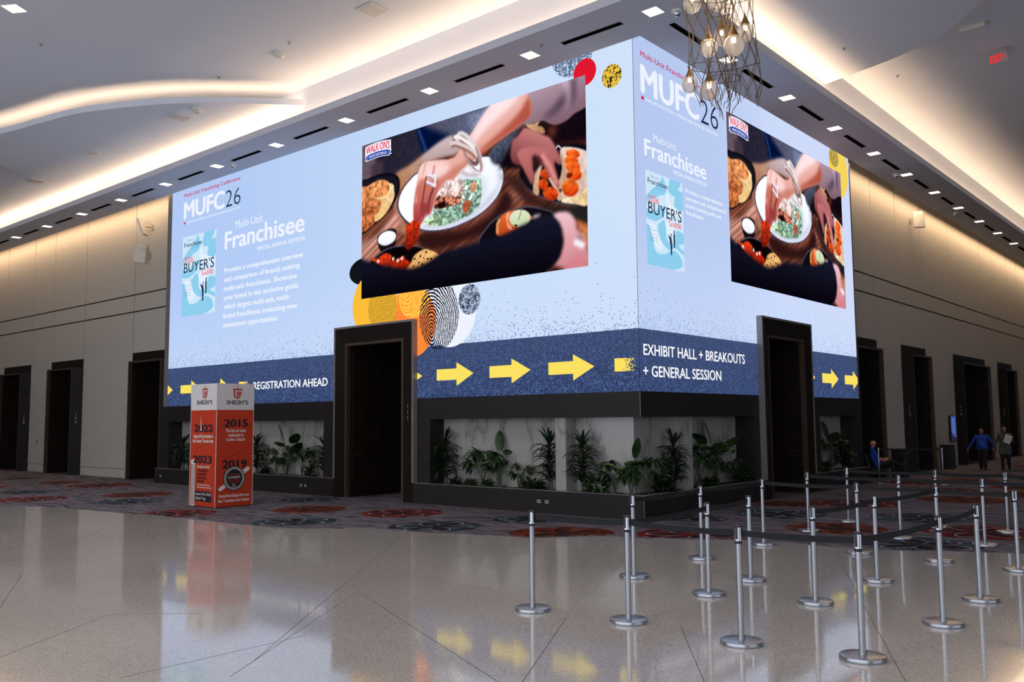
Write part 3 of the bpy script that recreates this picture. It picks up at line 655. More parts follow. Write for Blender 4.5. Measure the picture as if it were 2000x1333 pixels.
PICTURE=[
('p',[0,0,1000,0,1000,1000,0,1000],(120,72,58),(105,62,52),0,0,3,0.7),
('c',[1,653,81,607,146,532,199,473,229,545,199,638,169,694,42,766,2,767],(205,160,150),(150,95,75),45,6,3,0.5),
('c',[200,359,172,440,209,584,209,628,323,657,236,580,191,468],(175,125,105),0,0,4,0,0),
('c',[695,516,766,558,737,647,657,704,605,730,544,704,658,584],(150,100,85),(120,70,58),90,5,3,0.6),
('c',[315,655,481,688,620,634,688,514,716,602,635,718,496,754,366,764,298,715],(58,34,34),0,0,6,0,0),
('p',[-21,-27,669,-28,668,64,546,148,433,125,181,253,199,315,-19,290],(46,42,56),(60,60,78),0,3,1,0.25),
('c',[-21,-15,53,13,92,257,30,271,-19,290],(104,90,100),0,0,5,1,0.25),
('c',[53,152,116,151,97,282,59,269],(75,62,74),0,0,5,0,0),
('c',[293,-6,400,15,450,116,332,168,306,109],(18,30,66),0,0,4,0,0),
('s',[297,12,325,116,332,157],(58,92,150),0,0,3,0,5),
('c',[323,-5,434,-3,624,9,646,34,593,83,538,155,466,117],(78,78,96),(110,118,142),0,6,1,0.2),
('c',[538,19,646,13,623,55,562,112,538,82],(122,132,160),0,0,6,1,0.3),
('c',[180,245,258,216,327,171,442,112,499,165,486,222,406,222,306,237,299,277,237,334,202,366,198,286],(172,118,84),(196,180,184),-50,4,1,0.12),
('c',[316,189,442,116,493,162,477,218,390,216,327,210],(206,186,186),(176,156,160),90,4,0,0),
('c',[-20,267,39,228,116,222,181,251,203,305,195,380,154,463,79,532,-18,569],(26,26,36),0,0,1,0,0),
('c',[-20,273,49,241,135,242,186,277,189,356,145,443,69,507,-18,544],(38,36,44),0,0,1,0,0),
('c',[83,334,135,294,170,311,174,351,174,396,131,484,69,518,59,407],(240,212,164),(222,182,124),90,1,1,0.3),
('c',[-19,290,30,277,88,256,139,278,149,327,126,370,69,364,107,398,93,462,69,478,65,534,-18,558],(224,152,100),(168,96,58),90,1,1,0.95),
('c',[-19,384,30,352,69,373,40,413,69,455,31,467,-19,453],(218,140,90),(156,84,52),60,1,1,0.95),
('c',[191,440,209,368,249,309,297,272,400,257,545,274,622,290,665,338,685,408,681,471,654,543,598,607,528,644,432,667,332,649,254,587,204,511],(36,40,60),0,0,1,0,0),
('c',[196,439,213,370,253,313,300,278,401,264,544,281,619,296,662,343,681,411,677,472,651,541,595,603,527,638,433,659,334,641,257,581,209,507],(246,249,255),(226,232,248),60,1,0,0),
('c',[315,628,432,649,536,625,613,571,658,504,672,419,652,361,659,464,606,538,528,597,432,623,341,603],(196,196,212),0,0,5,0,0),
('c',[482,354,591,391,614,490,575,570,465,611,481,490],(214,220,232),0,0,6,0,0),
('c',[332,590,366,551,374,500,400,455,433,417,498,391,545,401,584,409,588,492,579,561,544,602,473,628,408,634,349,613],(164,196,176),(132,168,150),90,1,4,0.55),
('c',[323,598,374,564,432,596,481,584,505,560,465,621,399,631],(176,204,156),(124,160,144),0,1,4,0.5),
('c',[497,453,545,427,583,414,576,478,544,520,505,539],(206,226,216),(140,176,158),0,1,4,0.6),
('c',[509,525,537,523,540,560,521,595,505,570],(168,92,66),0,0,1,1,0.4),
('c',[566,458,563,470,558,479,552,483,547,480,543,471,541,458,542,444,545,431,550,422,556,419,561,422,565,431,567,443],(214,160,120),(190,128,96),90,1,1,0.3),
('c',[374,500,391,452,441,451,497,485,493,525,441,530,383,529],(150,92,70),(190,130,104),0,1,4,0.75),
('c',[400,455,416,401,465,365,505,394,513,443,497,485,441,467],(236,222,220),(214,178,168),90,1,4,0.4),
('c',[387,504,420,493,424,526,399,529],(44,24,26),0,0,1,0,0),
('c',[635,-2,720,-45,792,-23,799,60,797,138,758,171,682,213,592,263,545,298,498,328,465,370,433,370,416,401,383,444,358,538,332,552,310,595,276,564,280,429,290,323,306,246,336,224,400,236,466,246,506,185,550,123,593,53],(236,196,192),(204,134,118),55,1,0,0),
('c',[791,17,797,138,758,169,682,211,588,265,545,298,592,238,668,175,741,104,773,49],(176,92,76),0,0,5,0,0),
('c',[635,3,720,-35,742,15,623,116,561,185,538,186,577,87],(246,220,222),0,0,7,0,0),
('c',[537,295,465,370,429,374,400,401,375,415,408,340,466,307],(200,132,118),0,0,4,0,0),
('c',[278,428,296,346,332,315,400,359,383,449,356,548,332,558,308,597,276,564],(206,128,112),(166,86,84),90,3,0,0),
('c',[297,292,323,236,400,252,449,291,416,332,341,328],(240,206,204),0,0,6,0,0),
('s',[336,316,319,441,306,545],(120,58,56),0,0,1,0,4),
('s',[383,353,353,451,341,533],(104,48,48),0,0,2,0,5),
('s',[332,233,319,299],(214,150,140),0,0,2,0,4),
('s',[375,264,366,326],(206,130,120),0,0,2,0,5),
('c',[284,430,293,433,284,539,278,559],(224,150,136),0,0,2,0,0),
('s',[345,308,370,327,383,321],(226,222,234),0,0,1,0,7),
('s',[338,349,358,368,379,384],(226,222,234),0,0,1,0,7),
('s',[375,318,380,352,373,387],(226,222,234),0,0,1,0,7),
('s',[338,360,358,377],(150,140,156),0,0,0,0,2),
('s',[345,319,364,334],(150,140,156),0,0,0,0,2),
('s',[468,143,467,128,472,123,482,127,496,140,511,161,528,188,544,218,557,248,567,276,572,298,572,312,567,318,558,314,545,302,529,281],(120,92,92),0,0,1,0,9),
('s',[482,148,483,123,490,111,502,113,517,129,535,156,553,193,568,235,581,277,589,315,592,346,589,366,580,374,568,368,552,348,534,318],(214,206,208),0,0,1,0,9),
('s',[563,224,572,255,580,285,585,313,589,337,589,356,587,369,583,375,576,374,568,366,558,351,548,330,537,304,526,274,517,244,510,213],(168,140,136),0,0,1,0,7),
('s',[469,129,471,125,476,124,483,128,491,134,502,145,512,157,523,172,534,187,543,202,550,216,555,229,558,239,558,246,556,250,551,250],(236,228,228),0,0,1,0,8),
('s',[454,162,455,157,459,156,466,158,476,163,487,171,499,181,512,194,525,207,536,221,547,235,555,248,561,259,564,268,564,274,562,278],(214,200,200),0,0,1,0,9),
('s',[457,181,458,177,461,175,466,176,473,179,482,185,492,193,503,203,514,214,525,225,535,237,544,249,551,260,557,270,560,278,562,284],(150,112,104),0,0,1,0,5),
('s',[572,377,570,380,568,382,564,383,559,382,553,381,546,378,539,375,531,371,524,366,518,361,512,356,508,350,504,346,503,341,502,337],(200,190,196),0,0,1,0,8),
('s',[593,302,596,318,597,333,598,346,597,357,596,366,593,372,590,377,585,378,580,377,574,374,567,368,560,360,552,349,544,336,536,322],(232,226,230),0,0,1,0,4),
('c',[767,170,833,169,886,215,932,206,1002,150,1011,269,1009,422,925,383,843,282],(44,28,32),(30,22,30),0,4,1,0.3),
('c',[866,223,894,246,877,279,868,291],(112,62,46),0,0,6,0,0),
('p',[885,333,1010,350,1009,411,898,374],(96,46,34),0,0,6,0,0),
('c',[770,163,802,180,830,174,822,197,838,211,849,240,841,252,798,216],(214,176,134),(176,130,96),60,1,1,0.3),
('c',[710,321,728,282,745,313,739,327],(206,166,122),0,0,2,0,0),
('c',[637,252,677,221,743,181,770,167,728,229,704,290,676,358,637,340,624,281],(86,92,112),(52,56,74),60,3,1,0.5),
('p',[704,286,758,179,775,316,774,417,661,378],(28,24,30),0,0,4,0,0),
('c',[786,-6,874,-34,998,-23,1013,39,1007,160,959,190,929,215,886,221,844,180,816,178,787,179,764,159,793,132,801,87,794,39],(172,150,164),(128,100,112),70,1,2,0.42),
('c',[901,94,923,68,930,111,900,153,858,175,844,158,873,133],(92,74,92),0,0,7,2,0.4),
('c',[942,13,964,8,965,103,949,150,942,84],(96,78,94),0,0,6,2,0.4),
('c',[896,-8,940,4,944,85,935,160,936,74,926,22],(196,176,194),0,0,6,2,0.35),
('c',[747,456,768,366,842,335,1009,387,1006,700,954,676,886,637,819,577,771,522],(28,25,32),0,0,2,0,0),
('s',[751,475,775,529,819,583,886,639,939,669,1002,690],(82,86,110),0,0,1,0,3),
('c',[675,421,747,462,783,543,839,611,890,654,839,650,783,623,758,581,717,505],(74,48,46),(58,36,36),0,6,0,0),
('p',[815,643,1002,690,1001,790,957,751,878,695],(48,44,44),0,0,4,0,0),
('p',[957,751,1001,790,1000,934,982,871],(190,112,70),(214,150,110),90,4,1,0.3),
('c',[904,392,920,353,995,398,1005,450,1003,677,955,663,909,638,902,603,922,526],(226,206,196),(206,176,160),90,1,1,0.2),
('c',[800,531,808,454,825,420,837,419,824,499,823,578,803,566],(220,190,166),(190,150,122),90,1,1,0.2),
('c',[848,451,872,498,902,575,926,527,924,455,912,384,904,392,911,456,903,514,891,544,906,604,902,636,890,621,879,562,856,493],(222,196,176),(190,152,128),0,1,0,0),
('c',[858,543,853,553,845,558,836,556,828,550,822,538,820,524,821,511,826,501,834,496,843,498,852,505,857,516,860,530],(222,96,40),(160,48,24),70,1,1,0.6),
('c',[894,609,888,620,877,625,864,622,852,612,843,596,838,579,839,563,846,552,857,547,870,550,882,561,891,576,895,593],(222,96,40),(160,48,24),70,1,1,0.6),
('c',[867,489,862,498,854,502,846,500,837,493,831,482,828,469,830,457,835,448,842,445,851,446,859,453,865,464,868,477],(222,96,40),(160,48,24),70,1,1,0.6),
('c',[977,417,973,425,965,428,954,426,943,419,933,408,927,396,926,385,929,377,938,374,949,376,960,383,970,394,976,406],(240,124,52),(196,62,24),80,1,1,0.5),
('c',[970,449,966,459,958,464,947,463,937,457,928,446,922,433,921,420,925,410,933,405,944,406,954,413,963,424,969,437],(240,124,52),(196,62,24),80,1,1,0.5),
('c',[977,486,973,495,965,500,953,498,941,491,931,480,925,466,924,453,928,444,937,439,948,441,960,448,970,459,976,473],(240,124,52),(196,62,24),80,1,1,0.5),
('c',[982,528,978,541,969,547,958,547,946,540,936,528,930,512,929,497,934,484,943,478,954,478,966,485,976,497,982,513],(240,124,52),(196,62,24),80,1,1,0.5),
('c',[970,596,964,613,954,624,941,626,928,618,917,603,911,583,910,562,916,544,926,533,940,532,953,540,963,555,969,575],(240,124,52),(196,62,24),80,1,1,0.5),
('c',[930,501,949,502,945,522,929,523],(110,40,24),0,0,1,0,0),
('c',[909,644,917,624,955,630,977,626,1002,596,1002,682,954,668],(238,220,188),(220,190,140),0,1,1,0.35),
('c',[716,257,740,225,770,192,804,218,844,258,869,287,890,347,908,413,903,434,879,374,878,429,727,376],(196,128,128),(120,66,68),130,2,0,0),
('c',[741,315,785,303,873,347,907,427,900,441,880,406,888,464,899,540,898,568,887,542,856,476,837,413,809,386,801,417,808,460,796,513,776,460,751,377],(190,118,120),(150,84,82),80,2,0,0),
('c',[801,354,837,390,821,430,808,454,801,412],(54,34,38),0,0,3,0,0),
('s',[837,368,864,434,891,538],(222,150,148),0,0,3,0,8),
('s',[817,372,841,426],(110,58,60),0,0,2,0,4),
('s',[890,347,898,338,908,354],(190,184,190),0,0,0,0,3),
('c',[576,788,608,701,661,648,725,626,783,631,839,662,882,705,888,820,715,833],(92,96,118),0,0,1,0,0),
('c',[581,789,612,705,665,653,727,631,783,636,837,665,878,706,888,820,715,833],(30,26,32),0,0,1,0,0),
('c',[652,754,652,695,673,649,716,632,758,650,798,695,782,713,724,755,686,768],(212,108,60),(178,72,36),60,1,0,0),
('c',[691,654,708,641,699,691,720,742,699,725],(240,170,140),0,0,2,0,0),
('s',[655,743,654,696,663,669],(206,160,112),0,0,1,0,6),
('c',[789,687,788,708,778,724,762,733,743,733,725,723,711,706,704,684,706,663,716,646,732,637,751,638,769,648,783,666],(216,226,196),(186,202,162),90,1,0,0),
('s',[741,691,749,664,755,634],(160,110,80),0,0,0,0,2),
('c',[724,715,737,718,732,729],(40,40,44),0,0,0,0,0),
('c',[794,700,807,683,831,690,814,705],(206,180,196),0,0,3,0,0),
('c',[85,632,112,597,154,585,181,598,187,625,179,696,139,723,104,715],(34,26,30),0,0,1,0,0),
('c',[182,624,184,643,178,663,163,678,144,685,123,685,104,675,92,659,89,639,96,619,111,604,131,596,152,598,170,608],(250,252,255),(226,226,236),90,1,0,0),
('c',[30,801,69,749,139,707,214,707,273,723,323,749,344,798,323,903,101,858],(98,98,118),0,0,1,0,0),
('c',[34,807,75,753,143,713,214,712,273,727,320,753,341,797,323,903,101,858],(24,20,24),0,0,1,0,0),
('c',[50,747,81,759,112,740,139,737,164,761,155,787,200,781,226,771,233,795,251,813,259,868,139,834,77,783],(214,72,40),(140,34,20),60,1,1,0.75),
('c',[175,782,173,786,171,789,168,790,165,788,164,784,163,780,164,775,166,771,169,768,172,768,174,769,176,773,176,777],(250,226,226),0,0,1,0,0),
('c',[200,799,198,803,195,806,192,806,190,805,188,801,188,797,189,792,191,788,193,785,196,784,199,786,200,790,201,794],(250,226,226),0,0,1,0,0),
('c',[220,790,218,794,216,797,213,797,210,796,209,792,208,787,209,783,211,779,214,776,217,775,219,777,221,781,221,785],(250,226,226),0,0,1,0,0),
('c',[97,781,95,785,92,788,89,788,86,787,85,783,84,778,85,773,87,769,90,766,93,766,96,768,97,771,98,776],(250,226,226),0,0,1,0,0),
('c',[237,863,259,823,280,779,323,756,358,770,394,805,379,823,323,859,273,880],(226,176,112),(196,140,84),120,1,0,0),
('c',[284,810,282,812,280,813,278,812,276,810,275,807,274,804,275,801,277,799,279,798,282,799,284,801,285,803,285,807],(52,30,24),0,0,0,0,0),
('c',[310,797,309,799,306,800,304,799,302,798,301,795,301,792,302,789,304,787,306,786,308,786,310,788,311,791,311,794],(52,30,24),0,0,0,0,0),
('c',[338,780,336,782,334,783,332,782,330,780,329,778,329,775,329,772,331,769,333,769,336,769,338,771,339,774,339,777],(52,30,24),0,0,0,0,0),
('c',[303,834,301,836,299,837,296,836,294,834,293,832,293,828,294,825,296,823,298,822,300,823,302,825,303,828,303,831],(52,30,24),0,0,0,0,0),
('c',[327,814,326,816,323,817,321,816,319,815,318,812,318,809,319,806,321,804,323,803,325,803,327,805,328,808,328,811],(52,30,24),0,0,0,0,0),
('c',[276,850,274,852,272,853,269,853,267,851,266,848,266,845,267,842,269,840,271,839,273,839,275,841,276,844,277,847],(52,30,24),0,0,0,0,0),
('c',[320,849,319,851,316,852,314,851,312,849,311,847,311,843,312,840,314,838,316,837,318,838,320,840,321,842,321,846],(52,30,24),0,0,0,0,0),
('c',[347,821,345,823,343,824,341,824,339,822,338,819,337,816,338,813,340,811,342,810,344,811,346,813,347,815,348,818],(52,30,24),0,0,0,0,0),
('c',[362,825,361,827,359,828,356,827,354,826,353,823,353,820,354,817,356,815,358,814,360,814,362,816,363,819,363,822],(52,30,24),0,0,0,0,0),
('s',[259,854,309,768],(240,200,140),0,0,1,0,3),
('s',[286,838,330,775],(240,200,140),0,0,1,0,3),
('s',[313,822,351,782],(240,200,140),0,0,1,0,3),
('s',[339,806,372,789],(240,200,140),0,0,1,0,3),
('c',[233,596,258,576,284,558,305,584,302,646,284,704,259,738,240,740,229,699,237,647],(206,66,36),(116,34,22),80,1,1,0.7),
('c',[276,464,305,477,312,533,305,575,287,579,275,554],(196,104,100),(160,64,66),90,1,0,0),
('c',[309,474,358,493,334,530,316,561,309,532],(150,70,70),0,0,3,0,0),
('c',[-37,749,71,786,236,853,323,845,416,797,543,778,657,765,765,723,834,699,877,706,903,760,914,847,902,928,875,979,797,1010,543,1019,-35,1048],(36,38,56),(22,20,28),90,4,1,0.12),
('c',[878,702,927,701,955,747,961,795,982,846,994,904,1006,979,1005,1024,878,998,902,928,914,847,903,760],(232,192,204),(196,128,132),70,3,0,0),
('s',[957,867,982,892],(236,232,240),0,0,3,0,12),
('s',[964,841,982,855],(150,130,140),0,0,3,0,6),
('c',[917,988,963,942,981,965,974,1018],(206,130,140),0,0,4,0,0),
('p',[845,1019,878,975,930,1009,897,1048],(60,34,30),0,0,4,0,0)]


def picture_mesh(w=640, h=360):
    img = np.clip((paint(PICTURE, w, h) - 0.46) * 1.14 + 0.45, 0, 1); img = np.where(img <= 0.04045, img / 12.92, ((img + 0.055) / 1.055) ** 2.4)
    nx, nz = w + 1, h + 1; g = np.empty((nz, nx, 3)); u, v = np.meshgrid(np.linspace(0, 1, nx), np.linspace(0, 1, nz))
    g[..., 0] = u * 7.144; g[..., 1] = 0; g[..., 2] = (1 - v) * 4.019
    i = (np.arange(h)[:, None] * nx + np.arange(w)[None, :]).ravel(); quads = np.stack([i, i + nx, i + nx + 1, i + 1], 1)
    me = bpy.data.meshes.new('food_photo'); me.vertices.add(nx * nz); me.loops.add(quads.size); me.polygons.add(len(quads))
    me.vertices.foreach_set('co', g.reshape(-1)); me.loops.foreach_set('vertex_index', quads.ravel().astype(np.int32))
    me.polygons.foreach_set('loop_start', (np.arange(len(quads)) * 4).astype(np.int32)); me.update(calc_edges=True)
    at = me.color_attributes.new('pixels', 'FLOAT_COLOR', 'POINT'); c = np.ones((nz, nx, 4), np.float32); p = np.pad(img, ((0, 1), (0, 1), (0, 0)), mode='edge'); c[..., :3] = p
    at.data.foreach_set('color', c.reshape(-1))
    m = bpy.data.materials.new('screen_picture'); m.use_nodes = True; nt = m.node_tree; nt.nodes.clear(); a = N(nt, 'VertexColor', layer_name='pixels'); e = N(nt, 'Emission'); L(nt, a.outputs[0], e.inputs[0]); o = N(nt, 'OutputMaterial'); L(nt, e.outputs[0], o.inputs[0])
    me.materials.append(m); return me
PIC = picture_mesh()

def flat(parent, name, polys, d, mats, origin=None):
    """flat shapes in the screen plane; polys: list of point lists or (points, material index)"""
    b = MB(); ox, oz = origin or (0, 0)
    for p in polys:
        pts, mi = p if isinstance(p, tuple) else (p, 0)
        b.poly([(x - ox, 0, z - oz) for x, z in pts], mi)
    return b.build(name, mats, parent, loc=(ox, -d, oz))
def oval(cx, cz, rx, rz, n=64, rot=0.0):
    return [(cx + rx * math.cos(t) * math.cos(rot) - rz * math.sin(t) * math.sin(rot), cz + rx * math.cos(t) * math.sin(rot) + rz * math.sin(t) * math.cos(rot)) for t in (2 * PI * i / n for i in range(n))]
def rect(x0, x1, z0, z1): return [(x0, z0), (x1, z0), (x1, z1), (x0, z1)]
def clip_u(pts, lo, hi):
    """clip a polygon to lo <= u <= hi"""
    for s, lim in ((1, lo), (-1, -hi)):
        out = []
        for i in range(len(pts)):
            a, c = pts[i - 1], pts[i]; fa, fc = s * a[0] >= lim, s * c[0] >= lim
            if fa != fc: t = (s * lim - a[0]) / (c[0] - a[0]); out.append((s * lim, a[1] + (c[1] - a[1]) * t))
            if fc: out.append(c)
        pts = out
    return pts
def door_clip(pts, u0, u1, zt=4.35):
    """keep only what is above or beside the doorway cut into the screen"""
    sw = lambda P: [(z, u) for u, z in P]
    up = sw(clip_u(sw(pts), zt, 99)); low = sw(clip_u(sw(pts), -99, zt))
    return [p for p in (up, clip_u(low, -99, u0), clip_u(low, u1, 99)) if len(p) > 2]
def arrow(x): return [(x, 2.86), (x + .645, 2.86), (x + .645, 2.72), (x + 1.18, 2.99), (x + .645, 3.26), (x + .645, 3.12), (x, 3.12)]

def fade_material():
    m = bpy.data.materials.new('arrow_fade'); m.use_nodes = True; nt = m.node_tree; nt.nodes.clear(); co = N(nt, 'TexCoord'); sp = N(nt, 'SeparateXYZ'); L(nt, co.outputs['Object'], sp.inputs[0])
    sn = N(nt, 'VectorMath', operation='SNAP'); sn.inputs[1].default_value = (0.02, 0.02, 0.02); L(nt, co.outputs['Object'], sn.inputs[0]); wn = N(nt, 'TexWhiteNoise', noise_dimensions='3D'); L(nt, sn.outputs[0], wn.inputs['Vector'])
    a = N(nt, 'MapRange', ins={1: 0.2, 2: 0.5, 3: 1.0, 4: -0.05}); L(nt, sp.outputs[0], a.inputs[0]); f = mth(nt, 'LESS_THAN', wn.outputs[0], a.outputs[0])
    t = N(nt, 'BsdfTransparent'); e = N(nt, 'Emission'); e.inputs[0].default_value = (*lin((252, 226, 98)), 1); x = N(nt, 'MixShader'); L(nt, f, x.inputs[0]); L(nt, t.outputs[0], x.inputs[1]); L(nt, e.outputs[0], x.inputs[2]); o = N(nt, 'OutputMaterial'); L(nt, x.outputs[0], o.inputs[0]); return m
M['fade'] = fade_material()

def logo(parent, u, z):
    """restaurant logo: white backing, arched red word, blue ribbon"""
    def pt(s, t): return (u + s * 1.06, z + t * 0.36 + 0.055 * (1 - (2 * s - 1) ** 2))
    def arch(s0, s1, t0, t1, n=12): return [pt(s0 + (s1 - s0) * i / n, t0) for i in range(n + 1)] + [pt(s1 - (s1 - s0) * i / n, t1) for i in range(n + 1)]
    r = flat(parent, 'restaurant_logo', [arch(0.03, 0.97, 0.2, 1.03), arch(0.08, 0.92, -0.1, 0.42), [pt(0.0, .0), pt(0.12, 0.02), pt(0.12, .36), pt(0.0, .33), pt(.05, .16)], [pt(1.0, .0), pt(0.88, 0.02), pt(0.88, .36), pt(1.0, .33), pt(.95, .16)]], 0.0075, M['s_white'])
    flat(r, 'ribbon', [arch(0.11, 0.89, -0.05, 0.33), [pt(0.03, .04), pt(0.1, 0.05), pt(0.1, .3), pt(0.03, .29), pt(.07, .16)], [pt(.97, .04), pt(0.9, 0.05), pt(0.9, .3), pt(.97, .29), pt(.93, .16)]], 0.0015, M['s_logo_blue'])
    def bent(name, s, a, c, t, cap, mat, bold):
        o = text(r, name, s, 0, 1, 0, cap, mat, 0.003, bold, 2); me = o.data; n = len(me.vertices); co = np.empty(n * 3); me.vertices.foreach_get('co', co); co = co.reshape(-1, 3)
        sx = a + (c - a) * co[:, 0]; co[:, 0] = u + sx * 1.06; co[:, 2] += z + t * .36 + 0.055 * (1 - (2 * sx - 1) ** 2); me.vertices.foreach_set('co', co.ravel()); me.update()
    bent('word', "WALK\u00b7ON'S", 0.07, 0.93, 0.42, 0.20, M['s_logo_red'], 0.03); bent('ribbon_text', 'SPORTS BISTREAUX', 0.17, 0.83, 0.03, 0.075, M['s_white'], 0.01)

def person_glyph(x, z, s, lean, wave):
    return [[(x - .03 * s, z), (x + .03 * s, z), (x + .05 * s, z + .55 * s), (x + .09 * s + lean, z + .62 * s), (x + .05 * s, z + .82 * s), (x - .06 * s, z + .82 * s), (x - .09 * s, z + .6 * s), (x - .05 * s, z + .5 * s)],
            oval(x + .01 * s, z + .92 * s, .05 * s, .07 * s, 12)] + ([[(x - .06 * s, z + .76 * s), (x - .18 * s, z + .86 * s), (x - .2 * s, z + .98 * s), (x - .14 * s, z + .9 * s), (x - .04 * s, z + .82 * s)]] if wave else [])

def cover(parent, u, z, w, h):
    """magazine front page shown on the screen"""
    W, H = w / 2.0, h / 2.58
    X = lambda a: u + a * W
    Zt = lambda a: z + h - a * H
    c = flat(parent, 'magazine_cover', [rect(u, u + w, z, z + h)], 0.004, M['s_cover'])
    sky = [[(.9, 0), (1.05, .25), (1.0, .5), (.7, .6), (.35, .75), (.1, .8), (0, 1.0), (0, .75), (.3, .5), (.55, .35), (.75, .2)], [(1.3, .0), (1.9, 0), (1.75, .25), (2, .3), (2, .75), (1.75, .9), (1.5, .75), (1.55, .5), (1.3, .45), (1.2, .3)],
           [(0, 1.05), (.3, 1.1), (.6, 1.0), (.9, .85), (1.0, .9), (.9, 1.15), (.6, 1.3), (.4, 1.35), (0, 1.3)], [(0, 1.5), (.3, 1.55), (.35, 2.0), (.5, 2.2), (.9, 2.2), (1.3, 2.05), (1.7, 2.1), (1.9, 2.4), (1.3, 2.58), (0, 2.58)],
           [(.55, 1.45), (.9, 1.25), (1.0, 1.4), (1.05, 1.75), (1.3, 1.85), (1.5, 1.75), (1.6, 1.45), (2, 1.5), (2, 1.75), (1.7, 1.85), (2, 2.0), (2, 2.1), (1.5, 1.95), (1.2, 2.05), (.75, 1.85)]]
    sw = lambda P: [(b_, a_) for a_, b_ in P]
    trim = lambda P: sw(clip_u(sw(clip_u(P, u, u + w)), z, z + h))
    flat(c, 'cover_art', [trim([(X(a), Zt(t)) for a, t in smooth_line(p + [p[0]], 4)[:-1]]) for p in sky], 0.0012, M['s_sky'])
    pale = [[(.1, 1.45), (.45, 1.45), (.55, 1.7), (.8, 1.95), (.7, 2.1), (.45, 2.05), (.3, 1.8)], [(1.05, .5), (1.2, .45), (1.3, .7), (1.8, .85), (1.9, 1.0), (1.5, 1.0), (1.1, .85)], [(1.0, 1.3), (1.4, 1.2), (1.5, 1.35), (1.3, 1.6), (1.1, 1.6)]]
    flat(c, 'cover_wave', [trim([(X(a), Zt(t)) for a, t in smooth_line(p + [p[0]], 4)[:-1]]) for p in pale], 0.0018, M['s_pale'])
    text(c, 'cover_title', 'Franchisee', X(.1), X(1.16), Zt(.345), .155 * H, M['s_navy'], 0.0028, 0.012); text(c, 'cover_title_top', 'Multi-Unit', X(.25), X(.65), Zt(.17), .075 * H, M['s_lilac'], 0.0028); text(c, 'cover_subtitle', 'SPECIAL ANNUAL EDITION', X(.5), X(1.16), Zt(.43), .035 * H, M['s_lilac'], 0.0028, res=1)
    text(c, 'cover_year', '2026', X(.1), X(.65), Zt(.85), .19 * H, M['s_coral'], 0.0028, 0.006); text(c, 'cover_headline', "BUYER'S", X(.1), X(1.9), Zt(1.17), .33 * H, M['s_navy'], 0.0028, 0.006); text(c, 'cover_script', 'Guide', X(1.19), X(1.86), Zt(1.36), .2 * H, M['s_coral'], 0.0028, 0.004)
    flat(c, 'cover_figures', [[(X(a), Zt(t)) for a, t in p] for p in
        ([[(1.23, 1.68), (1.29, 1.65), (1.33, 1.82), (1.33, 1.98), (1.31, 2.17), (1.25, 2.18), (1.24, 1.9), (1.2, 1.76), (1.13, 1.64), (1.16, 1.62)], [(1.25, 1.58), (1.3, 1.56), (1.31, 1.63), (1.27, 1.66)], [(1.42, 1.55), (1.5, 1.55), (1.5, 1.75), (1.49, 1.95), (1.43, 1.95), (1.42, 1.75)], [(1.43, 1.46), (1.49, 1.46), (1.5, 1.53), (1.44, 1.54)]])], 0.0028, M['s_navy'])
    flat(c, 'cover_shadows', [[(X(a), Zt(t)) for a, t in p] for p in [[(1.2, 2.1), (1.3, 2.15), (1.45, 2.56), (1.32, 2.56)], [(1.45, 2.02), (1.52, 2.02), (1.68, 2.5), (1.58, 2.54)]]], 0.0024, M['s_sky'])
    for k, (s, t, mt) in enumerate((('HOW TO', 1.55, 's_coral'), ('Find the right fit', 1.62, 's_navy'), ('MOST WANTED', 1.75, 's_coral'), ('Top brands to own', 1.84, 's_navy'), ('by units and sales', 1.92, 's_navy'))):
        text(c, 'cover_note', s, X(.12), X(.34 if k == 0 else .55), Zt(t), .035 * H, M[mt], 0.0028, res=1)

def heading(root, u0, sc, z_conf, zM, capM, uM0, uM1, u26a, u26b, uend):
    text(root, 'conference_line', 'Multi-Unit Franchising Conference', u0, uend, z_conf, .125, M['s_crimson'], 0.004, 0.016)
    text(root, 'event_letters', 'MUFC', uM0, uM1, zM, capM, M['s_white'], 0.004, 0.04); text(root, 'event_year', '26', u26a, u26b, zM - 0.02, capM * 0.98, M['s_navy'], 0.004, -0.013)
    flat(root, 'red_square', [rect(uM0 + .02, uM0 + .12, 8.345, 8.41)], 0.004, M['s_red'])
    text(root, 'organiser_line', 'FRANCHISE UPDATE MEDIA \u2022 INTERNATIONAL FRANCHISE ASSOCIATION', uM0 + .17, uend, 8.345, .07, M['s_white'], 0.004, 0.006, 2)

# ---- left face
SL = thing('led_screen', (0, 0, 0), 'huge lit screen to the left of the corner, reading REGISTRATION AHEAD', 'video screen', 0, 'screens of the corner video wall')
def panel(root, u0, u1, mat, cut, zt=10.2):
    b = MB()
    for a, c, z0 in ((u0, cut[0], 2.462), (cut[0], cut[1], 4.34), (cut[1], u1, 2.462)):
        b.quad((a, 0, z0), (c, 0, z0), (c, 0, zt), (a, 0, zt), 0); b.box(max(a, .31) if u0 == 0 else a, min(c, -.01) if u1 == 0 else c, 0.004, 0.3, z0, zt, 1)
    b.build('screen_panel', [mat, M['dark']], root)
panel(SL, -18.0, 0.0, M['screen_l'], (-9.21, -6.26))
heading(SL, -17.24, 1, 9.235, 8.52, .57, -17.25, -14.83, -14.77, -13.96, -13.98)
text(SL, 'title_top', 'Multi-Unit', -14.2, -12.77, 7.76, .26, M['s_white'], 0.004, 0.0); text(SL, 'title_text', 'Franchisee', -14.78, -10.75, 7.19, .56, M['s_white'], 0.004, 0.028); text(SL, 'subtitle_text', 'SPECIAL ANNUAL EDITION', -13.04, -10.74, 6.935, .115, M['s_white'], 0.004, 0.024)
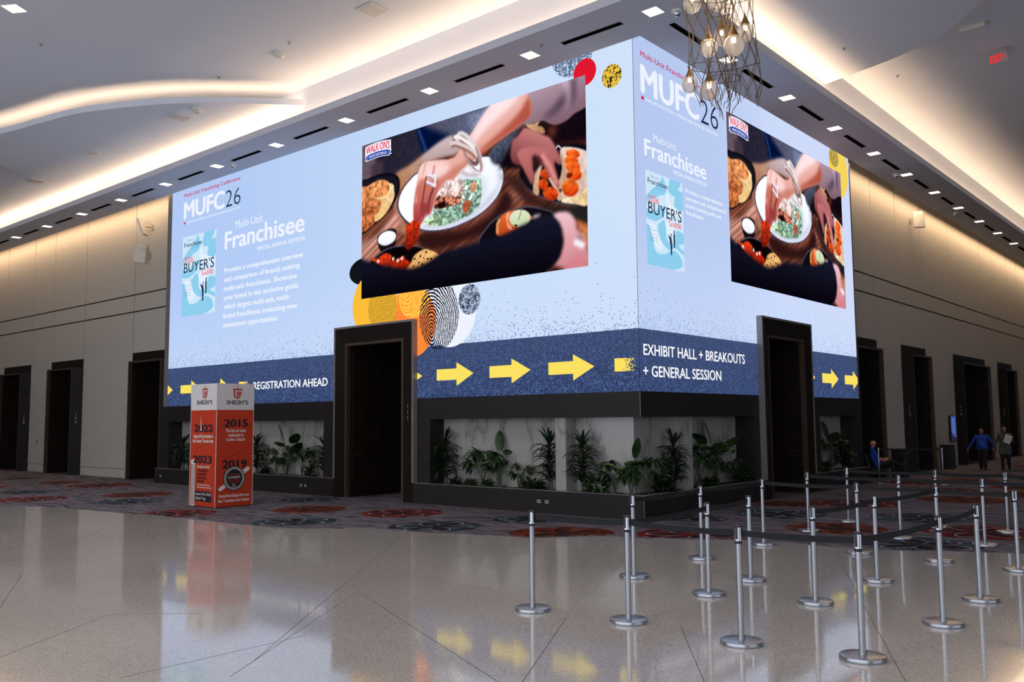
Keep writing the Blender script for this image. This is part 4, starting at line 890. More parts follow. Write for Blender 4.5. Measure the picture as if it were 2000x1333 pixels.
for k, (s, e) in enumerate((('Provides a comprehensive overview', -10.80), ('and comparison of brands seeking', -10.95), ('multi-unit franchisees. Showcase', -11.08), ('your brand in this exclusive guide,', -10.97), ('which targets multi-unit, multi-', -11.38), ('brand franchisees evaluating new', -11.05), ('investment opportunities.', -11.93))):
    text(SL, 'body_line', s, -14.77, e, 6.47 - k * .279, .158, M['s_body'], 0.004, 0.03, 2)
cover(SL, -17.26, 5.32, 2.0, 2.59)
pic = finish(bpy.data.objects.new('food_photo', PIC), SL); pic.location = (-8.308, -0.006, 5.047); logo(SL, -8.22, 8.62)
flat(SL, 'print_disc', [oval(-8.2, 5.76, .6, .35)], 0.001, M['s_black']); flat(SL, 'print_disc', door_clip(oval(-6.45, 4.3, .86, .86), -9.2, -6.23), 0.0012, M['s_orange']); flat(SL, 'print_disc', [oval(-5.13, 4.46, .83, .84)], 0.0009, M['s_white'])
flat(SL, 'print_disc', door_clip(oval(-7.8, 4.85, .86, .86), -9.2, -6.23), 0.0016, M['s_amber']); flat(SL, 'fingerprint', door_clip(oval(-7.5, 4.75, .54, .62), -9.2, -6.23), 0.0022, M['p_brown'], (-7.45, 4.5)); flat(SL, 'fingerprint', [oval(-6.35, 4.9, .55, .5)], 0.002, M['p_yellow'], (-6.6, 5.05))
flat(SL, 'fingerprint', [oval(-5.5, 4.4, .66, .82)], 0.0026, M['p_navy'], (-5.75, 4.05)); flat(SL, 'print_disc', [oval(-4.51, 4.68, .34, .35)], 0.003, M['p_bw'], (-4.5, 4.7))
flat(SL, 'print_disc', [oval(-1.5, 9.58, .53, .45)], 0.001, M['p_slate'], (-1.5, 9.5)); flat(SL, 'print_disc', [oval(-1.18, 9.13, .29, .29)], 0.0016, M['s_red']); flat(SL, 'print_disc', [oval(-.51, 8.87, .24, .245)], 0.001, M['p_gold'], (-.5, 8.87))
for x in (-18.86, -17.19, -15.52, -7.24, -5.57, -3.905, -2.24): flat(SL, 'arrow', [clip_u(arrow(x), -6.23 if x == -7.24 else -17.999, -0.001)], 0.003, M['s_yellow'])
for x in (-13.86, -.575): flat(SL, 'arrow', [rect(x, x + .54, 2.86, 3.12)], 0.003, M['fade'], (x, 2.99))
text(SL, 'sign_text', 'REGISTRATION AHEAD', -13.11, -9.66, 2.875, .22, M['s_sign'], 0.004, 0.022)

# ---- right face
SR = thing('led_screen', (0, 0, 0), 'huge lit screen to the right of the corner, reading EXHIBIT HALL + BREAKOUTS', 'video screen', Q, 'screens of the corner video wall')
panel(SR, 0.0, 11.8, M['screen_r'], (5.22, 8.14))
heading(SR, .27, 1, 9.235, 8.5, .6, .26, 2.67, 2.72, 3.54, 3.5)
text(SR, 'title_top', 'Multi-Unit', .71, 1.62, 7.575, .165, M['s_white'], 0.004, 0.0); text(SR, 'title_text', 'Franchisee', .35, 2.91, 7.21, .36, M['s_white'], 0.004, 0.028); text(SR, 'subtitle_text', 'SPECIAL ANNUAL EDITION', 1.46, 2.92, 7.05, .085, M['s_white'], 0.004, 0.024)
for k, (s, e) in enumerate((('Provides a comprehensive', 3.65), ('overview and comparison of', 3.78), ('brands seeking multi-unit', 3.57), ('franchisees.', 2.73))): text(SR, 'body_line', s, 1.95, e, 6.745 - k * .158, .095, M['s_body'], 0.004, 0.03, 2)
cover(SR, .37, 4.995, 1.46, 1.92)
pic = finish(bpy.data.objects.new('food_photo', PIC), SR); pic.location = (3.953, -0.006, 5.047); logo(SR, 4.04, 8.61)
flat(SR, 'print_disc', [oval(10.98, 9.15, .73, .82)], 0.001, M['s_oval_yellow']); flat(SR, 'fingerprint', [oval(10.64, 9.45, .36, .28)], 0.0016, M['p_olive'], (10.64, 9.5))
for x in (7.45, 9.12, 10.78): flat(SR, 'arrow', [clip_u(arrow(x), 8.17 if x == 7.45 else 0.001, 11.799)], 0.003, M['s_yellow'])
text(SR, 'sign_text', 'EXHIBIT HALL + BREAKOUTS', .15, 4.51, 3.175, .225, M['s_sign'], 0.004, 0.02); text(SR, 'sign_text', '+ GENERAL SESSION', .13, 3.33, 2.755, .225, M['s_sign'], 0.004, 0.02)
flat(SR, 'stuck_pixel', [rect(10.38, 10.42, 2.58, 2.63)], 0.003, M['s_blue_dot'])
b = MB(); b.box(-0.004, 0.002, -0.002, 0.004, 2.46, 10.0); b.build('corner_seam', M['dark'], SR)

# ================================================================ KIOSK
K = thing('advertising_column', (-9.515, -3.17, 0.006), 'orange and white square advertising column standing on the carpet by the left doorway', 'display column')
b = MB(); b.bbox(-.553, .553, -.478, .478, 0.012, 2.815, 0.006, 0)
body = b.build('column_body', M['k_orange'], K)
b = MB(); b.box(-.5, .5, -.43, .43, 0.0, 0.02); b.build('base_skid', M['dark'], K)
b = MB(); b.box(-.5545, .5545, -.4795, .4795, 2.21, 2.8165); b.build('white_header', M['k_white'], K)
b = MB()
for sx in (-1, 1):
    for sy in (-1, 1): b.box(sx * .5545 - .005, sx * .5545 + .005, sy * .4795 - .005, sy * .4795 + .005, 0.012, 2.818)
b.build('corner_edge', M['k_white'], K)
def klogo(f, u, z):
    b = MB(); h = lambda pts: b.poly([(x + u, -.0004 * len(b.f), y + z) for x, y in pts])
    h([(-.11, .20), (.13, .20), (.125, .165), (-.105, .165)]); h([(-.11, .20), (-.075, .20), (-.05, .01), (-.085, -.01)]); h([(-.085, -.01), (-.05, .015), (.085, .015), (.06, -.02)])
    h([(-.03, .135), (.12, .135), (.115, .105), (-.025, .105)]); h([(-.03, .135), (.0, .135), (.005, .07), (-.025, .07)]); h([(-.025, .095), (.1, .095), (.095, .065), (-.025, .065)]); h([(.07, .095), (.1, .095), (.085, .03), (.055, .03)])
    h([(-.02, .055), (.09, .055), (.085, .03), (-.015, .03)]); h([(-.008, .28), (.008, .28), (.008, .205), (-.008, .205)]); h([(-.012, -.025), (.012, -.025), (.008, -.085), (-.008, -.085)])
    o = b.build('logo_mark', M['k_red'], f); o.location = (0, -.003, 0)
FA = (0.0, (-.553, -.4800, 0)); FB = (Q, (.555, -.478, 0))
def kput(objs, F):
    for o in objs:
        v = Vector(o.location); o.rotation_euler = (0, 0, F[0]); r = Matrix.Rotation(F[0], 3, 'Z'); o.location = r @ v + Vector(F[1])
class Catch:
    """collects the children made while it is open so a whole face can be turned at once"""
    def __enter__(s): s.before = set(bpy.data.objects); return s
    def __exit__(s, *a): s.new = [o for o in bpy.data.objects if o not in s.before]
with Catch() as fa:
    klogo(K, .60, 2.51); text(K, 'brand_text', "SHELBY'S", .25, .92, 2.345, .095, M['k_black'], 0.003, 0.022)
    text(K, 'year_text', '2022', .15, .98, 1.715, .17, M['k_black'], 0.003, 0.05)
    text(K, 'story_line', 'Opened first location in', .13, .98, 1.575, .085, M['k_text'], 0.003, 0.04, 2); text(K, 'story_line', 'the Greater Toronto Area', .10, 1.0, 1.465, .085, M['k_text'], 0.003, 0.04, 2)
    b = MB(); b.poly([(.43, 0, 1.74), (.49, 0, 1.74), (.467, 0, 1.95), (.463, 0, 2.08), (.457, 0, 2.08), (.452, 0, 1.95)]); b.poly([(x, 0, z) for x, z in oval(.46, 1.96, .025, .022, 12)]); o = b.build('tower_drawing', M['k_text'], K); o.location = (0, -.005, 0)
    text(K, 'year_text', '2023', .13, .95, 1.0, .175, M['k_black'], 0.003, 0.05)
    for k, (s, a, c, z, cp, mt) in enumerate((('Set the record for', .33, .87, .885, .07, 'k_text'), ('\u201cWORLD\u2019S', .33, .80, .795, .058, 'k_black'), ('LONGEST', .33, .74, .715, .058, 'k_black'), ('FALAFEL', .33, .74, .635, .058, 'k_black'), ('WRAB\u201d', .33, .64, .555, .058, 'k_black'), ('of Mashahed in Mississauga,', .33, .88, .487, .035, 'k_text'), ('Ontario measuring 62 metres long', .33, .95, .43, .035, 'k_text'))): text(K, 'story_line', s, a, c, z, cp, M[mt], 0.003, 0.035, 2)
    b = MB(); b.poly([(.25, 0, .13), (.965, 0, .12), (.965, 0, .345), (.25, 0, .365)]); o = b.build('black_box', M['k_black'], K); o.location = (0, -.003, 0)
    text(K, 'story_line', 'Launch of the official', .285, .945, .265, .065, M['k_text'], 0.005, 0.015, 2); text(K, 'story_line', 'Shelby\u2019s\u2122 App', .285, .72, .165, .065, M['k_text'], 0.005, 0.015, 2)
    b = MB(); b.poly([(.05, 0, .012), (.23, 0, .012), (.235, 0, 1.0), (.25, 0, 1.06), (.2, 0, 1.05), (.16, 0, 1.1), (.12, 0, 1.05), (.05, 0, 1.07), (.065, 0, 1.0)], 0)
    for k in range(17):
        z = .03 + k * .055
        for s in (1, -1):
            xa, xb = (.065, .215) if s > 0 else (.215, .065); b.poly([(xa, -.001, z), (xa, -.001, z + .012), (xb, -.001, z + .062), (xb, -.001, z + .05)], 1)
    o = b.build('wrap_drawing', [M['k_text'], M['k_black']], K); o.location = (0, -.003, 0)
    b = MB()
    for pts in ([(.22, 1.25), (.35, 1.34), (.55, 1.4), (.75, 1.43), (.9, 1.48), (1.0, 1.56)], [(.9, 1.56), (1.05, 1.72), (1.1, 1.9)]):
        for (xa, za), (xb, zb) in zip(smooth_line(pts, 4), smooth_line(pts, 4)[1:]): b.poly([(xa, 0, za), (xb, 0, zb), (xb, 0, zb + .006), (xa, 0, za + .006)])
    o = b.build('route_line', M['k_black'], K); o.location = (0, -.003, 0)
kput(fa.new, FA)
with Catch() as fb:
    klogo(K, .52, 2.50); text(K, 'brand_text', "SHELBY'S", .24, .80, 2.34, .095, M['k_black'], 0.003, 0.022)
    text(K, 'year_text', '2015', .19, .81, 1.825, .175, M['k_black'], 0.003, 0.05)
    for s, a, c, z in (('The first sit down', .235, .765, 1.70), ('restaurant in', .30, .70, 1.60), ('London, Ontario', .255, .74, 1.50)): text(K, 'story_line', s, a, c, z, .078, M['k_text'], 0.003, 0.04, 2)
    text(K, 'year_text', '2019', .16, .80, .885, .185, M['k_black'], 0.003, 0.05)
    b = MB(); ax, az, bx, bz = .1, .4, .84, .86; d = Vector((bx - ax, bz - az)).normalized(); nx, nz = -d.y * .045, d.x * .045
    b.poly([(ax + nx, 0, az + nz), (ax - .03, 0, az), (ax - nx, 0, az - nz), (bx - nx, 0, bz - nz), (bx + .04, 0, bz + .02), (bx + nx, 0, bz + nz)]); o = b.build('wrap_drawing', M['k_text'], K); o.location = (0, -.003, 0)
    star = [(.474 + (.285 + .012 * (-1) ** i) * math.cos(PI * i / 24), .644 + (.285 + .012 * (-1) ** i) * math.sin(PI * i / 24)) for i in range(48)]
    b = MB(); b.poly([(x, 0, z) for x, z in star], 1); b.poly([(x, -.001, z) for x, z in oval(.474, .644, .262, .262)], 0); b.poly([(x, -.0015, z) for x, z in oval(.474, .644, .252, .252)], 1)
    zig = [(.474 + (.232 + .012 * (-1) ** i) * math.cos(PI * i / 26), .644 + (.232 + .012 * (-1) ** i) * math.sin(PI * i / 26)) for i in range(52)]; b.poly([(x, -.002, z) for x, z in zig], 0); b.poly([(x, -.0025, z) for x, z in oval(.474, .644, .213, .213)], 1)
    bd = b.build('round_badge', [M['k_text'], M['k_black']], K); bd.location = (0, -.004, 0)
    for s, a, c, z, cp, mt in (('HOME OF THE', .34, .61, .715, .035, 'k_red'), ('LONGEST', .315, .635, .645, .052, 'k_text'), ('SHAWARMA', .32, .63, .59, .035, 'k_red'), ('IN THE WORLD', .32, .63, .545, .032, 'k_red'), ('EST', .42, .52, .495, .025, 'k_text'), ('1990', .43, .515, .455, .022, 'k_text')): text(K, 'badge_text', s, a, c, z, cp, M[mt], 0.008, 0.02, 2)
    text(K, 'story_line', 'Started franchising with more', .09, .87, .225, .075, M['k_text'], 0.003, 0.04, 2); text(K, 'story_line', 'than 7 locations across Ontario', .07, .88, .118, .075, M['k_text'], 0.003, 0.04, 2)
    b = MB()
    for pts in ([(.02, .8), (.1, .98), (.3, 1.12), (.5, 1.2), (.75, 1.3), (.9, 1.44), (.93, 1.6)], [(.01, 1.78), (.1, 1.84), (.2, 1.86)], [(.8, 1.86), (.9, 1.85), (.94, 1.8)]):
        q = smooth_line(pts, 5)
        for (xa, za), (xb, zb) in zip(q, q[1:]): b.poly([(xa, 0, za), (xb, 0, zb), (xb, 0, zb + .006), (xa, 0, za + .006)])
    o = b.build('route_line', M['k_black'], K); o.location = (0, -.003, 0)
kput(fb.new, FB)

# ================================================================ STANCHIONS
def stanchion(x, y, label, rz=0.0):
    t = thing('stanchion', (x, y, 0.006 if inside(x, y) else 0.0006), label, 'stanchion', rz, 'belt barrier posts of the queue')
    for k, (mesh_, nm) in enumerate(STP):
        finish(bpy.data.objects.new(nm, mesh_), t)
    return t
def make_parts():
    out = []
    b = MB(); b.lathe([(0.0, 0.0), (0.179, 0.0), (0.18, 0.003), (0.18, 0.031), (0.177, 0.036), (0.172, 0.038), (0.05, 0.041), (0.0, 0.041)], 40); o = b.build('base', M['steel'], smooth=35); out.append((o.data, 'base')); bpy.data.objects.remove(o)
    b = MB(); b.lathe([(0.0262, 0.04), (0.0262, 0.845)], 24, cap=False); b.lathe([(0.032, 0.041), (0.032, 0.062), (0.0262, 0.068)], 24, cap=False); o = b.build('pole', M['steel'], smooth=35); out.append((o.data, 'pole')); bpy.data.objects.remove(o)
    b = MB(); b.lathe([(0.0262, 0.845), (0.030, 0.846), (0.030, 0.868), (0.0262, 0.869)], 24, cap=False); o = b.build('black_collar', M['black'], smooth=35); out.append((o.data, 'black_collar')); bpy.data.objects.remove(o)
    b = MB(); b.lathe([(0.028, 0.868), (0.034, 0.870), (0.034, 0.986), (0.028, 0.987)], 24, cap=False, mi=0); o = b.build('belt_head', M['chrome'], smooth=35); out.append((o.data, 'belt_head')); bpy.data.objects.remove(o)
    b = MB(); b.lathe([(0.0, 0.984), (0.036, 0.985), (0.036, 0.996), (0.032, 1.0), (0.0, 1.0)], 24)
    for a in range(4):
        c, s = math.cos(a * PI / 2), math.sin(a * PI / 2)
        for r0, r1, h in ((0.0335, 0.0362, 0.010),):
            P_ = [(c * r0 - s * h, s * r0 + c * h), (c * r1 - s * h, s * r1 + c * h), (c * r1 + s * h, s * r1 - c * h), (c * r0 + s * h, s * r0 - c * h)]; b.prism(P_, 0.885, 0.985)
    o = b.build('slotted_cap', M['black']); out.append((o.data, 'slotted_cap')); bpy.data.objects.remove(o)
    return out
STP = make_parts()
ST = [(3.45, -7.51, 'silver belt post at the leftmost end of the front row on the polished floor'), (4.5, -7.35, 'silver belt post second from the left in the front row'), (3.22, -5.28, 'silver belt post with a darker base standing behind the second front post'), (3.18, -3.52, 'silver belt post nearest the planter corner at the edge of the carpet'),
      (4.46, -5.7, 'silver belt post behind the front row with a belt running to the one beyond'), (4.43, -4.62, 'silver belt post partly hidden by the third front post'), (3.25, -1.73, 'silver belt post in front of the planter beside the right doorway'), (5.7, -7.44, 'silver belt post third from the left in the front row'),
      (3.17, 0.18, 'silver belt post on carpet in front of the right doorway'), (3.21, 1.91, 'silver belt post at the start of the rearmost row'), (4.67, 0.15, 'silver belt post standing on carpet below the seated man'), (4.69, -1.76, 'silver belt post whose base straddles the carpet edge behind the nearest post'),
      (5.54, -5.43, 'silver belt post left of the nearest post with a belt rising to the back'), (5.61, -3.76, 'silver belt post between the nearest post and the carpet edge'), (6.67, -7.29, 'silver belt post nearest to the camera at the front corner'), (6.83, -5.64, 'silver belt post second along the right-hand row from the nearest corner'),
      (6.82, -4.24, 'silver belt post ending the belt on the right-hand side'), (6.73, -1.98, 'silver belt post at the right edge ending the carpet-edge row'), (5.76, -1.81, 'silver belt post with bright chrome head where two belts meet'), (5.89, 0.07, 'silver belt post on the red carpet flower at the right'), (4.71, 1.99, 'silver belt post on carpet in line below the digital sign'), (5.82, 1.9, 'silver belt post in the rearmost row below the walking pair'),
      (7.15, 0.05, 'silver belt post just outside the right edge of the third row'), (7.0, 1.85, 'silver belt post just outside the right edge of the rearmost row')]
POSTS = []
for i, (x, y, lb) in enumerate(ST): POSTS.append(stanchion(x, y, lb, (i * 0.37) % 0.3 - 0.1))
def belt(i, j, sag=0.012):
    a = Vector((ST[i - 1][0], ST[i - 1][1], 0.936)); c = Vector((ST[j - 1][0], ST[j - 1][1], 0.936)); d = (c - a); ln = d.length; d.normalize(); a += d * 0.0345; c -= d * 0.0345
    n = Vector((-d.y, d.x, 0)) * 0.0012; b = MB(); k = 14; vs = []
    root = POSTS[i - 1]; inv = Matrix.Translation(root.location) @ Matrix.Rotation(root.rotation_euler.z, 4, 'Z'); inv = inv.inverted()
    for q in range(k + 1):
        t = q / k; p = a.lerp(c, t); z = -sag * ln * 4 * t * (1 - t)
        for s in (1, -1):
            for h in (-0.026, 0.026): vs.append(inv @ (p + n * s + Vector((0, 0, z + h))))
    fs = []
    for q in range(k):
        e = q * 4; fs += [(e, e + 4, e + 5, e + 1), (e + 2, e + 3, e + 7, e + 6), (e + 1, e + 5, e + 7, e + 3), (e, e + 2, e + 6, e + 4)]
    b.add(vs, fs); b.build('belt', M['belt'], root)
for i, j in ((1, 2), (2, 8), (8, 15), (15, 16), (16, 17), (2, 5), (5, 6), (3, 4), (4, 7), (7, 12), (12, 19), (19, 18), (13, 14), (14, 19), (9, 11), (11, 20), (20, 23), (10, 21), (21, 22), (22, 24)): belt(i, j)
# pair of slim posts by the seated man
FP = []
for x, y, lb in ((0.42, 12.05, 'slim chrome post in front of the seated man'), (2.05, 12.4, 'slim chrome post standing right of the seated man')):
    t = thing('slim_post', (x, y, 0.006), lb, 'stanchion', 0, 'slim chrome posts by the seated man'); FP.append(t)
    b = MB(); b.lathe([(0.0, 0.0), (0.15, 0.0), (0.15, 0.012), (0.03, 0.02), (0.0, 0.02)], 24); b.build('base', M['steel'], t, 35)
    b = MB(); b.lathe([(0.017, 0.02), (0.017, 0.95)], 16); b.build('pole', M['chrome'], t, 35); b = MB(); b.lathe([(0.022, 0.94), (0.022, 1.03), (0.0, 1.035)], 16); b.build('belt_head', M['chrome'], t, 35)
b = MB(); b.box(0.02, 1.61, -0.001, 0.001, 0.96, 1.005); o = b.build('belt', M['belt'], FP[0]); o.rotation_euler = (0, 0, math.atan2(.35, 1.63))

# ================================================================ PLANTS
def ribbon(b, base, az, elev, length, width, droop, seg=6, mi=0, fold=0.25, tip=0.06):
    p = Vector(base); vs = []; e = elev
    for i in range(seg + 1):
        t = i / seg; w = width * (math.sin(PI * min(1, t * 0.82 + 0.14)) ** 0.8) * (1 if t < 1 else tip)
        d = Vector((math.cos(e) * math.cos(az), math.cos(e) * math.sin(az), math.sin(e))); s = Vector((-math.sin(az), math.cos(az), 0)); nn = d.cross(s)
        vs += [p + s * w / 2 - nn * w * fold, p.copy(), p - s * w / 2 - nn * w * fold]
        p = p + d * length / seg; e -= droop / seg
    fs = []
    for i in range(seg):
        a = i * 3; fs += [(a, a + 1, a + 4, a + 3), (a + 1, a + 2, a + 5, a + 4)]
    b.add(vs, fs, mi); return p
NICHES = [(-17.85, -9.84), (-5.78, -2.18), (-1.87, .08)], [(-.05, 1.87), (2.17, 4.83), (8.86, 11.51)]
def clampy(b, t):
    """leaves press against the marble, pillars and end panels instead of passing through them"""
    right = abs(t.rotation_euler.z) > .1; u, d = (t.location.y, -t.location.x) if right else (t.location.x, t.location.y)
    lo, hi = next(n for n in NICHES[right] if n[0] <= u <= n[1])
    b.v = [(min(max(x, lo - u), hi - u), min(max(y, -.02 - d - .25), .445 - d), min(z, 1.945 - t.location.z)) for x, y, z in b.v]
def dracaena(x, y, z, h, rz, label, seed):
    r = random.Random(seed); t = thing('dracaena', (x, y, z), label, 'plant', rz, 'strap-leaved cane plants in the planters')
    b = MB(); b.tube([(0, 0, -0.03), (0.01, 0, h * .4), (-.01, .01, h * .8)], [0.022, 0.02, 0.014], 7); b.tube([(.05, .02, -0.03), (.06, .03, h * .45)], [0.018, 0.013], 7); b.build('cane', M['cane'], t, 40)
    b = MB()
    for k in range(96):
        q = k / 96; zz = h * (0.14 + 0.66 * q); az = k * 2.4 + r.uniform(-.3, .3); top = q > .86
        ribbon(b, (0.012 * math.cos(az), 0.012 * math.sin(az), zz), az, r.uniform(.5, 1.0) + (.5 if top else 0), r.uniform(.34, .54) * (0.85 if top else 1), r.uniform(.042, .06), r.uniform(1.3, 2.4) * (.5 if top else 1))
    clampy(b, t); b.build('foliage', M['leaf_dark'], t, True); return t
def paddle(x, y, z, h, rz, label, seed, mats=('leaf_mid',), n=9, bright=()):
    r = random.Random(seed); t = thing('bird_of_paradise', (x, y, z), label, 'plant', rz, 'broad paddle-leaved plants in the planters')
    bs = MB(); b = MB()
    for k in range(n):
        az = r.uniform(0, 2 * PI); lean = r.uniform(.2, .62) * (0.25 if k == 0 else 1); hh = h * (0.64 if k == 0 else r.uniform(.34, .62)); q = []
        for i in range(6):
            s = i / 5; q.append((math.cos(az) * lean * hh * s ** 1.6 + .02 * math.cos(k * 2), .55 * math.sin(az) * lean * hh * s ** 1.6 + .02 * math.sin(k * 2), -.03 + (hh + .03) * s))
        bs.tube(q, [.013, .011, .009, .008, .007, .006], 6)
        ribbon(b, q[-1], az, (1.45 if k == 0 else r.uniform(.3, 1.1)), h * (.37 if k == 0 else r.uniform(.30, .40)), h * (.17 if k == 0 else r.uniform(.19, .27)), .5 if k == 0 else r.uniform(.7, 1.9), 7, 1 if k in bright else 0, .12)
    clampy(b, t); clampy(bs, t); bs.build('stalks', M['stem'], t, 40); b.build('foliage', [M['leaf_mid'] if 0 not in bright or True else 0, M['leaf_bright']], t, True); return t
def philodendron(x, y, z, h, rz, label, seed, n=10):
    r = random.Random(seed); t = thing('split_leaf_philodendron', (x, y, z), label, 'plant', rz, 'split-leaved plants in the planters')
    bs = MB(); b = MB()
    for k in range(n):
        az = k * 2.4 + r.uniform(-.4, .4); hh = h * r.uniform(.45, .86); lean = r.uniform(.35, .75); q = []
        for i in range(6):
            s = i / 5; q.append((math.cos(az) * lean * hh * s ** 1.5, .5 * math.sin(az) * lean * hh * s ** 1.5, -.03 + (hh + .03) * math.sin(s * 1.45) / math.sin(1.45)))
        bs.tube(q, [.008, .007, .006, .005, .005, .004], 5); c = Vector(q[-1]); size = h * r.uniform(.30, .42)
        dip = r.uniform(-.5, .1)
        for f in range(11):
            a2 = az + (f - 5) * .3; ribbon(b, c, a2, dip + .5 * math.cos(f - 5), size * (1.0 - .05 * abs(f - 5)), size * .17, r.uniform(.7, 1.2), 4, 0, .15)
    clampy(b, t); clampy(bs, t); bs.build('stalks', M['stem'], t, 40); b.build('foliage', M['leaf_mid'], t, True); return t
def groundcover(x, y, z, h, rz, label, seed, mat='leaf_mid', n=90, wide=.2, blossom=0):
    r = random.Random(seed); t = thing('leafy_shrub', (x, y, z), label, 'plant', rz, 'low shrubs in the planters')
    b = MB()
    for k in range(n):
        az = r.uniform(0, 2 * PI); q = r.random() ** .6; hz = h * r.uniform(.05, .85) * (1 - .4 * q); rr = wide * .45 * q
        ribbon(b, (rr * math.cos(az), .7 * rr * math.sin(az), hz), az, r.uniform(.1, 1.1), wide * r.uniform(.3, .55), wide * r.uniform(.14, .22), r.uniform(.6, 1.6), 4)
    clampy(b, t); b.build('foliage', M[mat], t, True)
    b = MB(); 
    for k in range(5): b.tube([(0, 0, -.03), (r.uniform(-.05, .05), r.uniform(-.04, .04), h * .6)], .006, 5)
    b.build('stalks', M['stem'], t)
    if blossom:
        b = MB()
        for k in range(blossom):
            az = r.uniform(0, 2 * PI); rr = wide * r.uniform(.2, .5); c = (rr * math.cos(az), -abs(.6 * rr * math.sin(az)) - .02, h * r.uniform(.55, .95))
            for f in range(5): ribbon(b, c, f * 1.26, .5, .045, .03, .6, 3)
        b.build('blossoms', M['leaf_yellow'], t, True)
    return t
PZ = 0.44
# niche on the far left
dracaena(-17.3, .2, PZ, 1.1, 0, 'dark strap-leaved cane plant at the far left end of the left planter', 1); groundcover(-16.75, .15, PZ, .45, 0, 'low leafy shrub half hidden behind the orange column', 2, blossom=3)
dracaena(-13.2, .2, PZ, 1.15, 0, 'dark strap-leaved cane plant just right of the orange column', 3); philodendron(-12.2, .2, PZ, .9, 0, 'split-leaved plant between the orange column and the upright bright leaf', 4)
paddle(-11.75, .22, PZ, 1.48, 0, 'broad-leaved plant with one tall bright green upright leaf', 5, bright=(0,)); philodendron(-11.0, .18, PZ, .92, 0, 'split-leaved plant right of the tall bright upright leaf', 6, 9)
groundcover(-12.7, .15, PZ, .3, 0, 'low dark shrub at the foot of the cane plant by the orange column', 7, 'leaf_dark', wide=.3); groundcover(-10.6, .15, PZ, .42, 0, 'low arching shrub near the right end of the left planter', 8, wide=.3); dracaena(-10.05, .2, PZ, 1.12, 0, 'dark strap-leaved cane plant at the right end of the left planter', 9)
# corner niche, left face
dracaena(-5.5, .2, PZ, 1.3, 0, 'dark strap-leaved cane plant at the left end of the corner planter', 11); groundcover(-5.1, .14, PZ, .26, 0, 'low round shrub beside the leftmost cane plant of the corner planter', 12, 'leaf_dark', wide=.26); groundcover(-4.62, .12, PZ, .22, 0, 'low round shrub below the split-leaved plant of the corner planter', 13, wide=.26, blossom=4)
philodendron(-4.3, .2, PZ, 1.0, 0, 'split-leaved plant on thin stems near the left end of the corner planter', 14, 11); groundcover(-4.06, .1, PZ, .2, 0, 'small yellowish shrub at the foot of the broad-leaved corner plant', 15, wide=.24, blossom=6)
paddle(-3.8, .2, PZ, 1.28, 0, 'broad-leaved plant midway between the left cane plant and the marble pillar', 16, n=9); philodendron(-3.25, .2, PZ, .6, 0, 'low split-leaved plant left of the cane plant by the marble pillar', 17, 9); groundcover(-2.8, .14, PZ, .26, 0, 'low spreading shrub left of the marble pillar', 18, 'leaf_dark', 110, .4, 3)
dracaena(-2.38, .16, PZ, 1.32, 0, 'dark strap-leaved cane plant against the left side of the marble pillar', 19); dracaena(-1.55, .2, PZ, 1.26, 0, 'dark strap-leaved cane plant right of the left marble pillar', 20); groundcover(-1.15, .1, PZ, .52, 0, 'arching broad-leaved shrub left of the planter corner', 21, n=70, wide=.42)
philodendron(-.75, .2, PZ, .85, 0, 'split-leaved plant just left of the planter corner', 22, 9); paddle(-.32, .12, PZ, 1.15, 0, 'broad-leaved plant with big drooping leaves right at the planter corner', 23, n=9, bright=(2, 4))
# right face: local frame turned a quarter (x -> world y)
def RP(y, d): return (-d, y)
philodendron(*RP(.55, .2), PZ, .8, Q, 'split-leaved plant just right of the planter corner', 31, 9); groundcover(*RP(1.0, .14), PZ, .34, Q, 'low dark shrub at the foot of the cane plant right of the corner', 32, 'leaf_dark', wide=.42); dracaena(*RP(1.55, .2), PZ, 1.24, Q, 'dark strap-leaved cane plant left of the right marble pillar', 33)
philodendron(*RP(2.65, .22), PZ, 1.05, Q, 'split-leaved plant on long stems right of the right marble pillar', 34, 8); groundcover(*RP(2.95, .12), PZ, .3, Q, 'low yellowish shrub right of the right marble pillar', 35, wide=.36, blossom=8); paddle(*RP(3.35, .2), PZ, 1.5, Q, 'tall broad-leaved plant reaching the top of the right planter', 36, n=10, bright=(3,))
philodendron(*RP(4.0, .2), PZ, .72, Q, 'low split-leaved plant near the right doorway', 37, 9); groundcover(*RP(4.55, .12), PZ, .42, Q, 'drooping shrub with a yellow blossom beside the right doorway', 38, n=80, wide=.45, blossom=3)
paddle(*RP(9.95, .2), PZ, 1.42, Q, 'broad-leaved plant in the small planter beyond the right doorway', 39, n=9); dracaena(*RP(10.9, .2), PZ, .85, Q, 'bushy strap-leaved plant at the right end of the small planter', 40); groundcover(*RP(9.3, .12), PZ, .36, Q, 'low shrub at the left end of the small planter', 41, wide=.4)

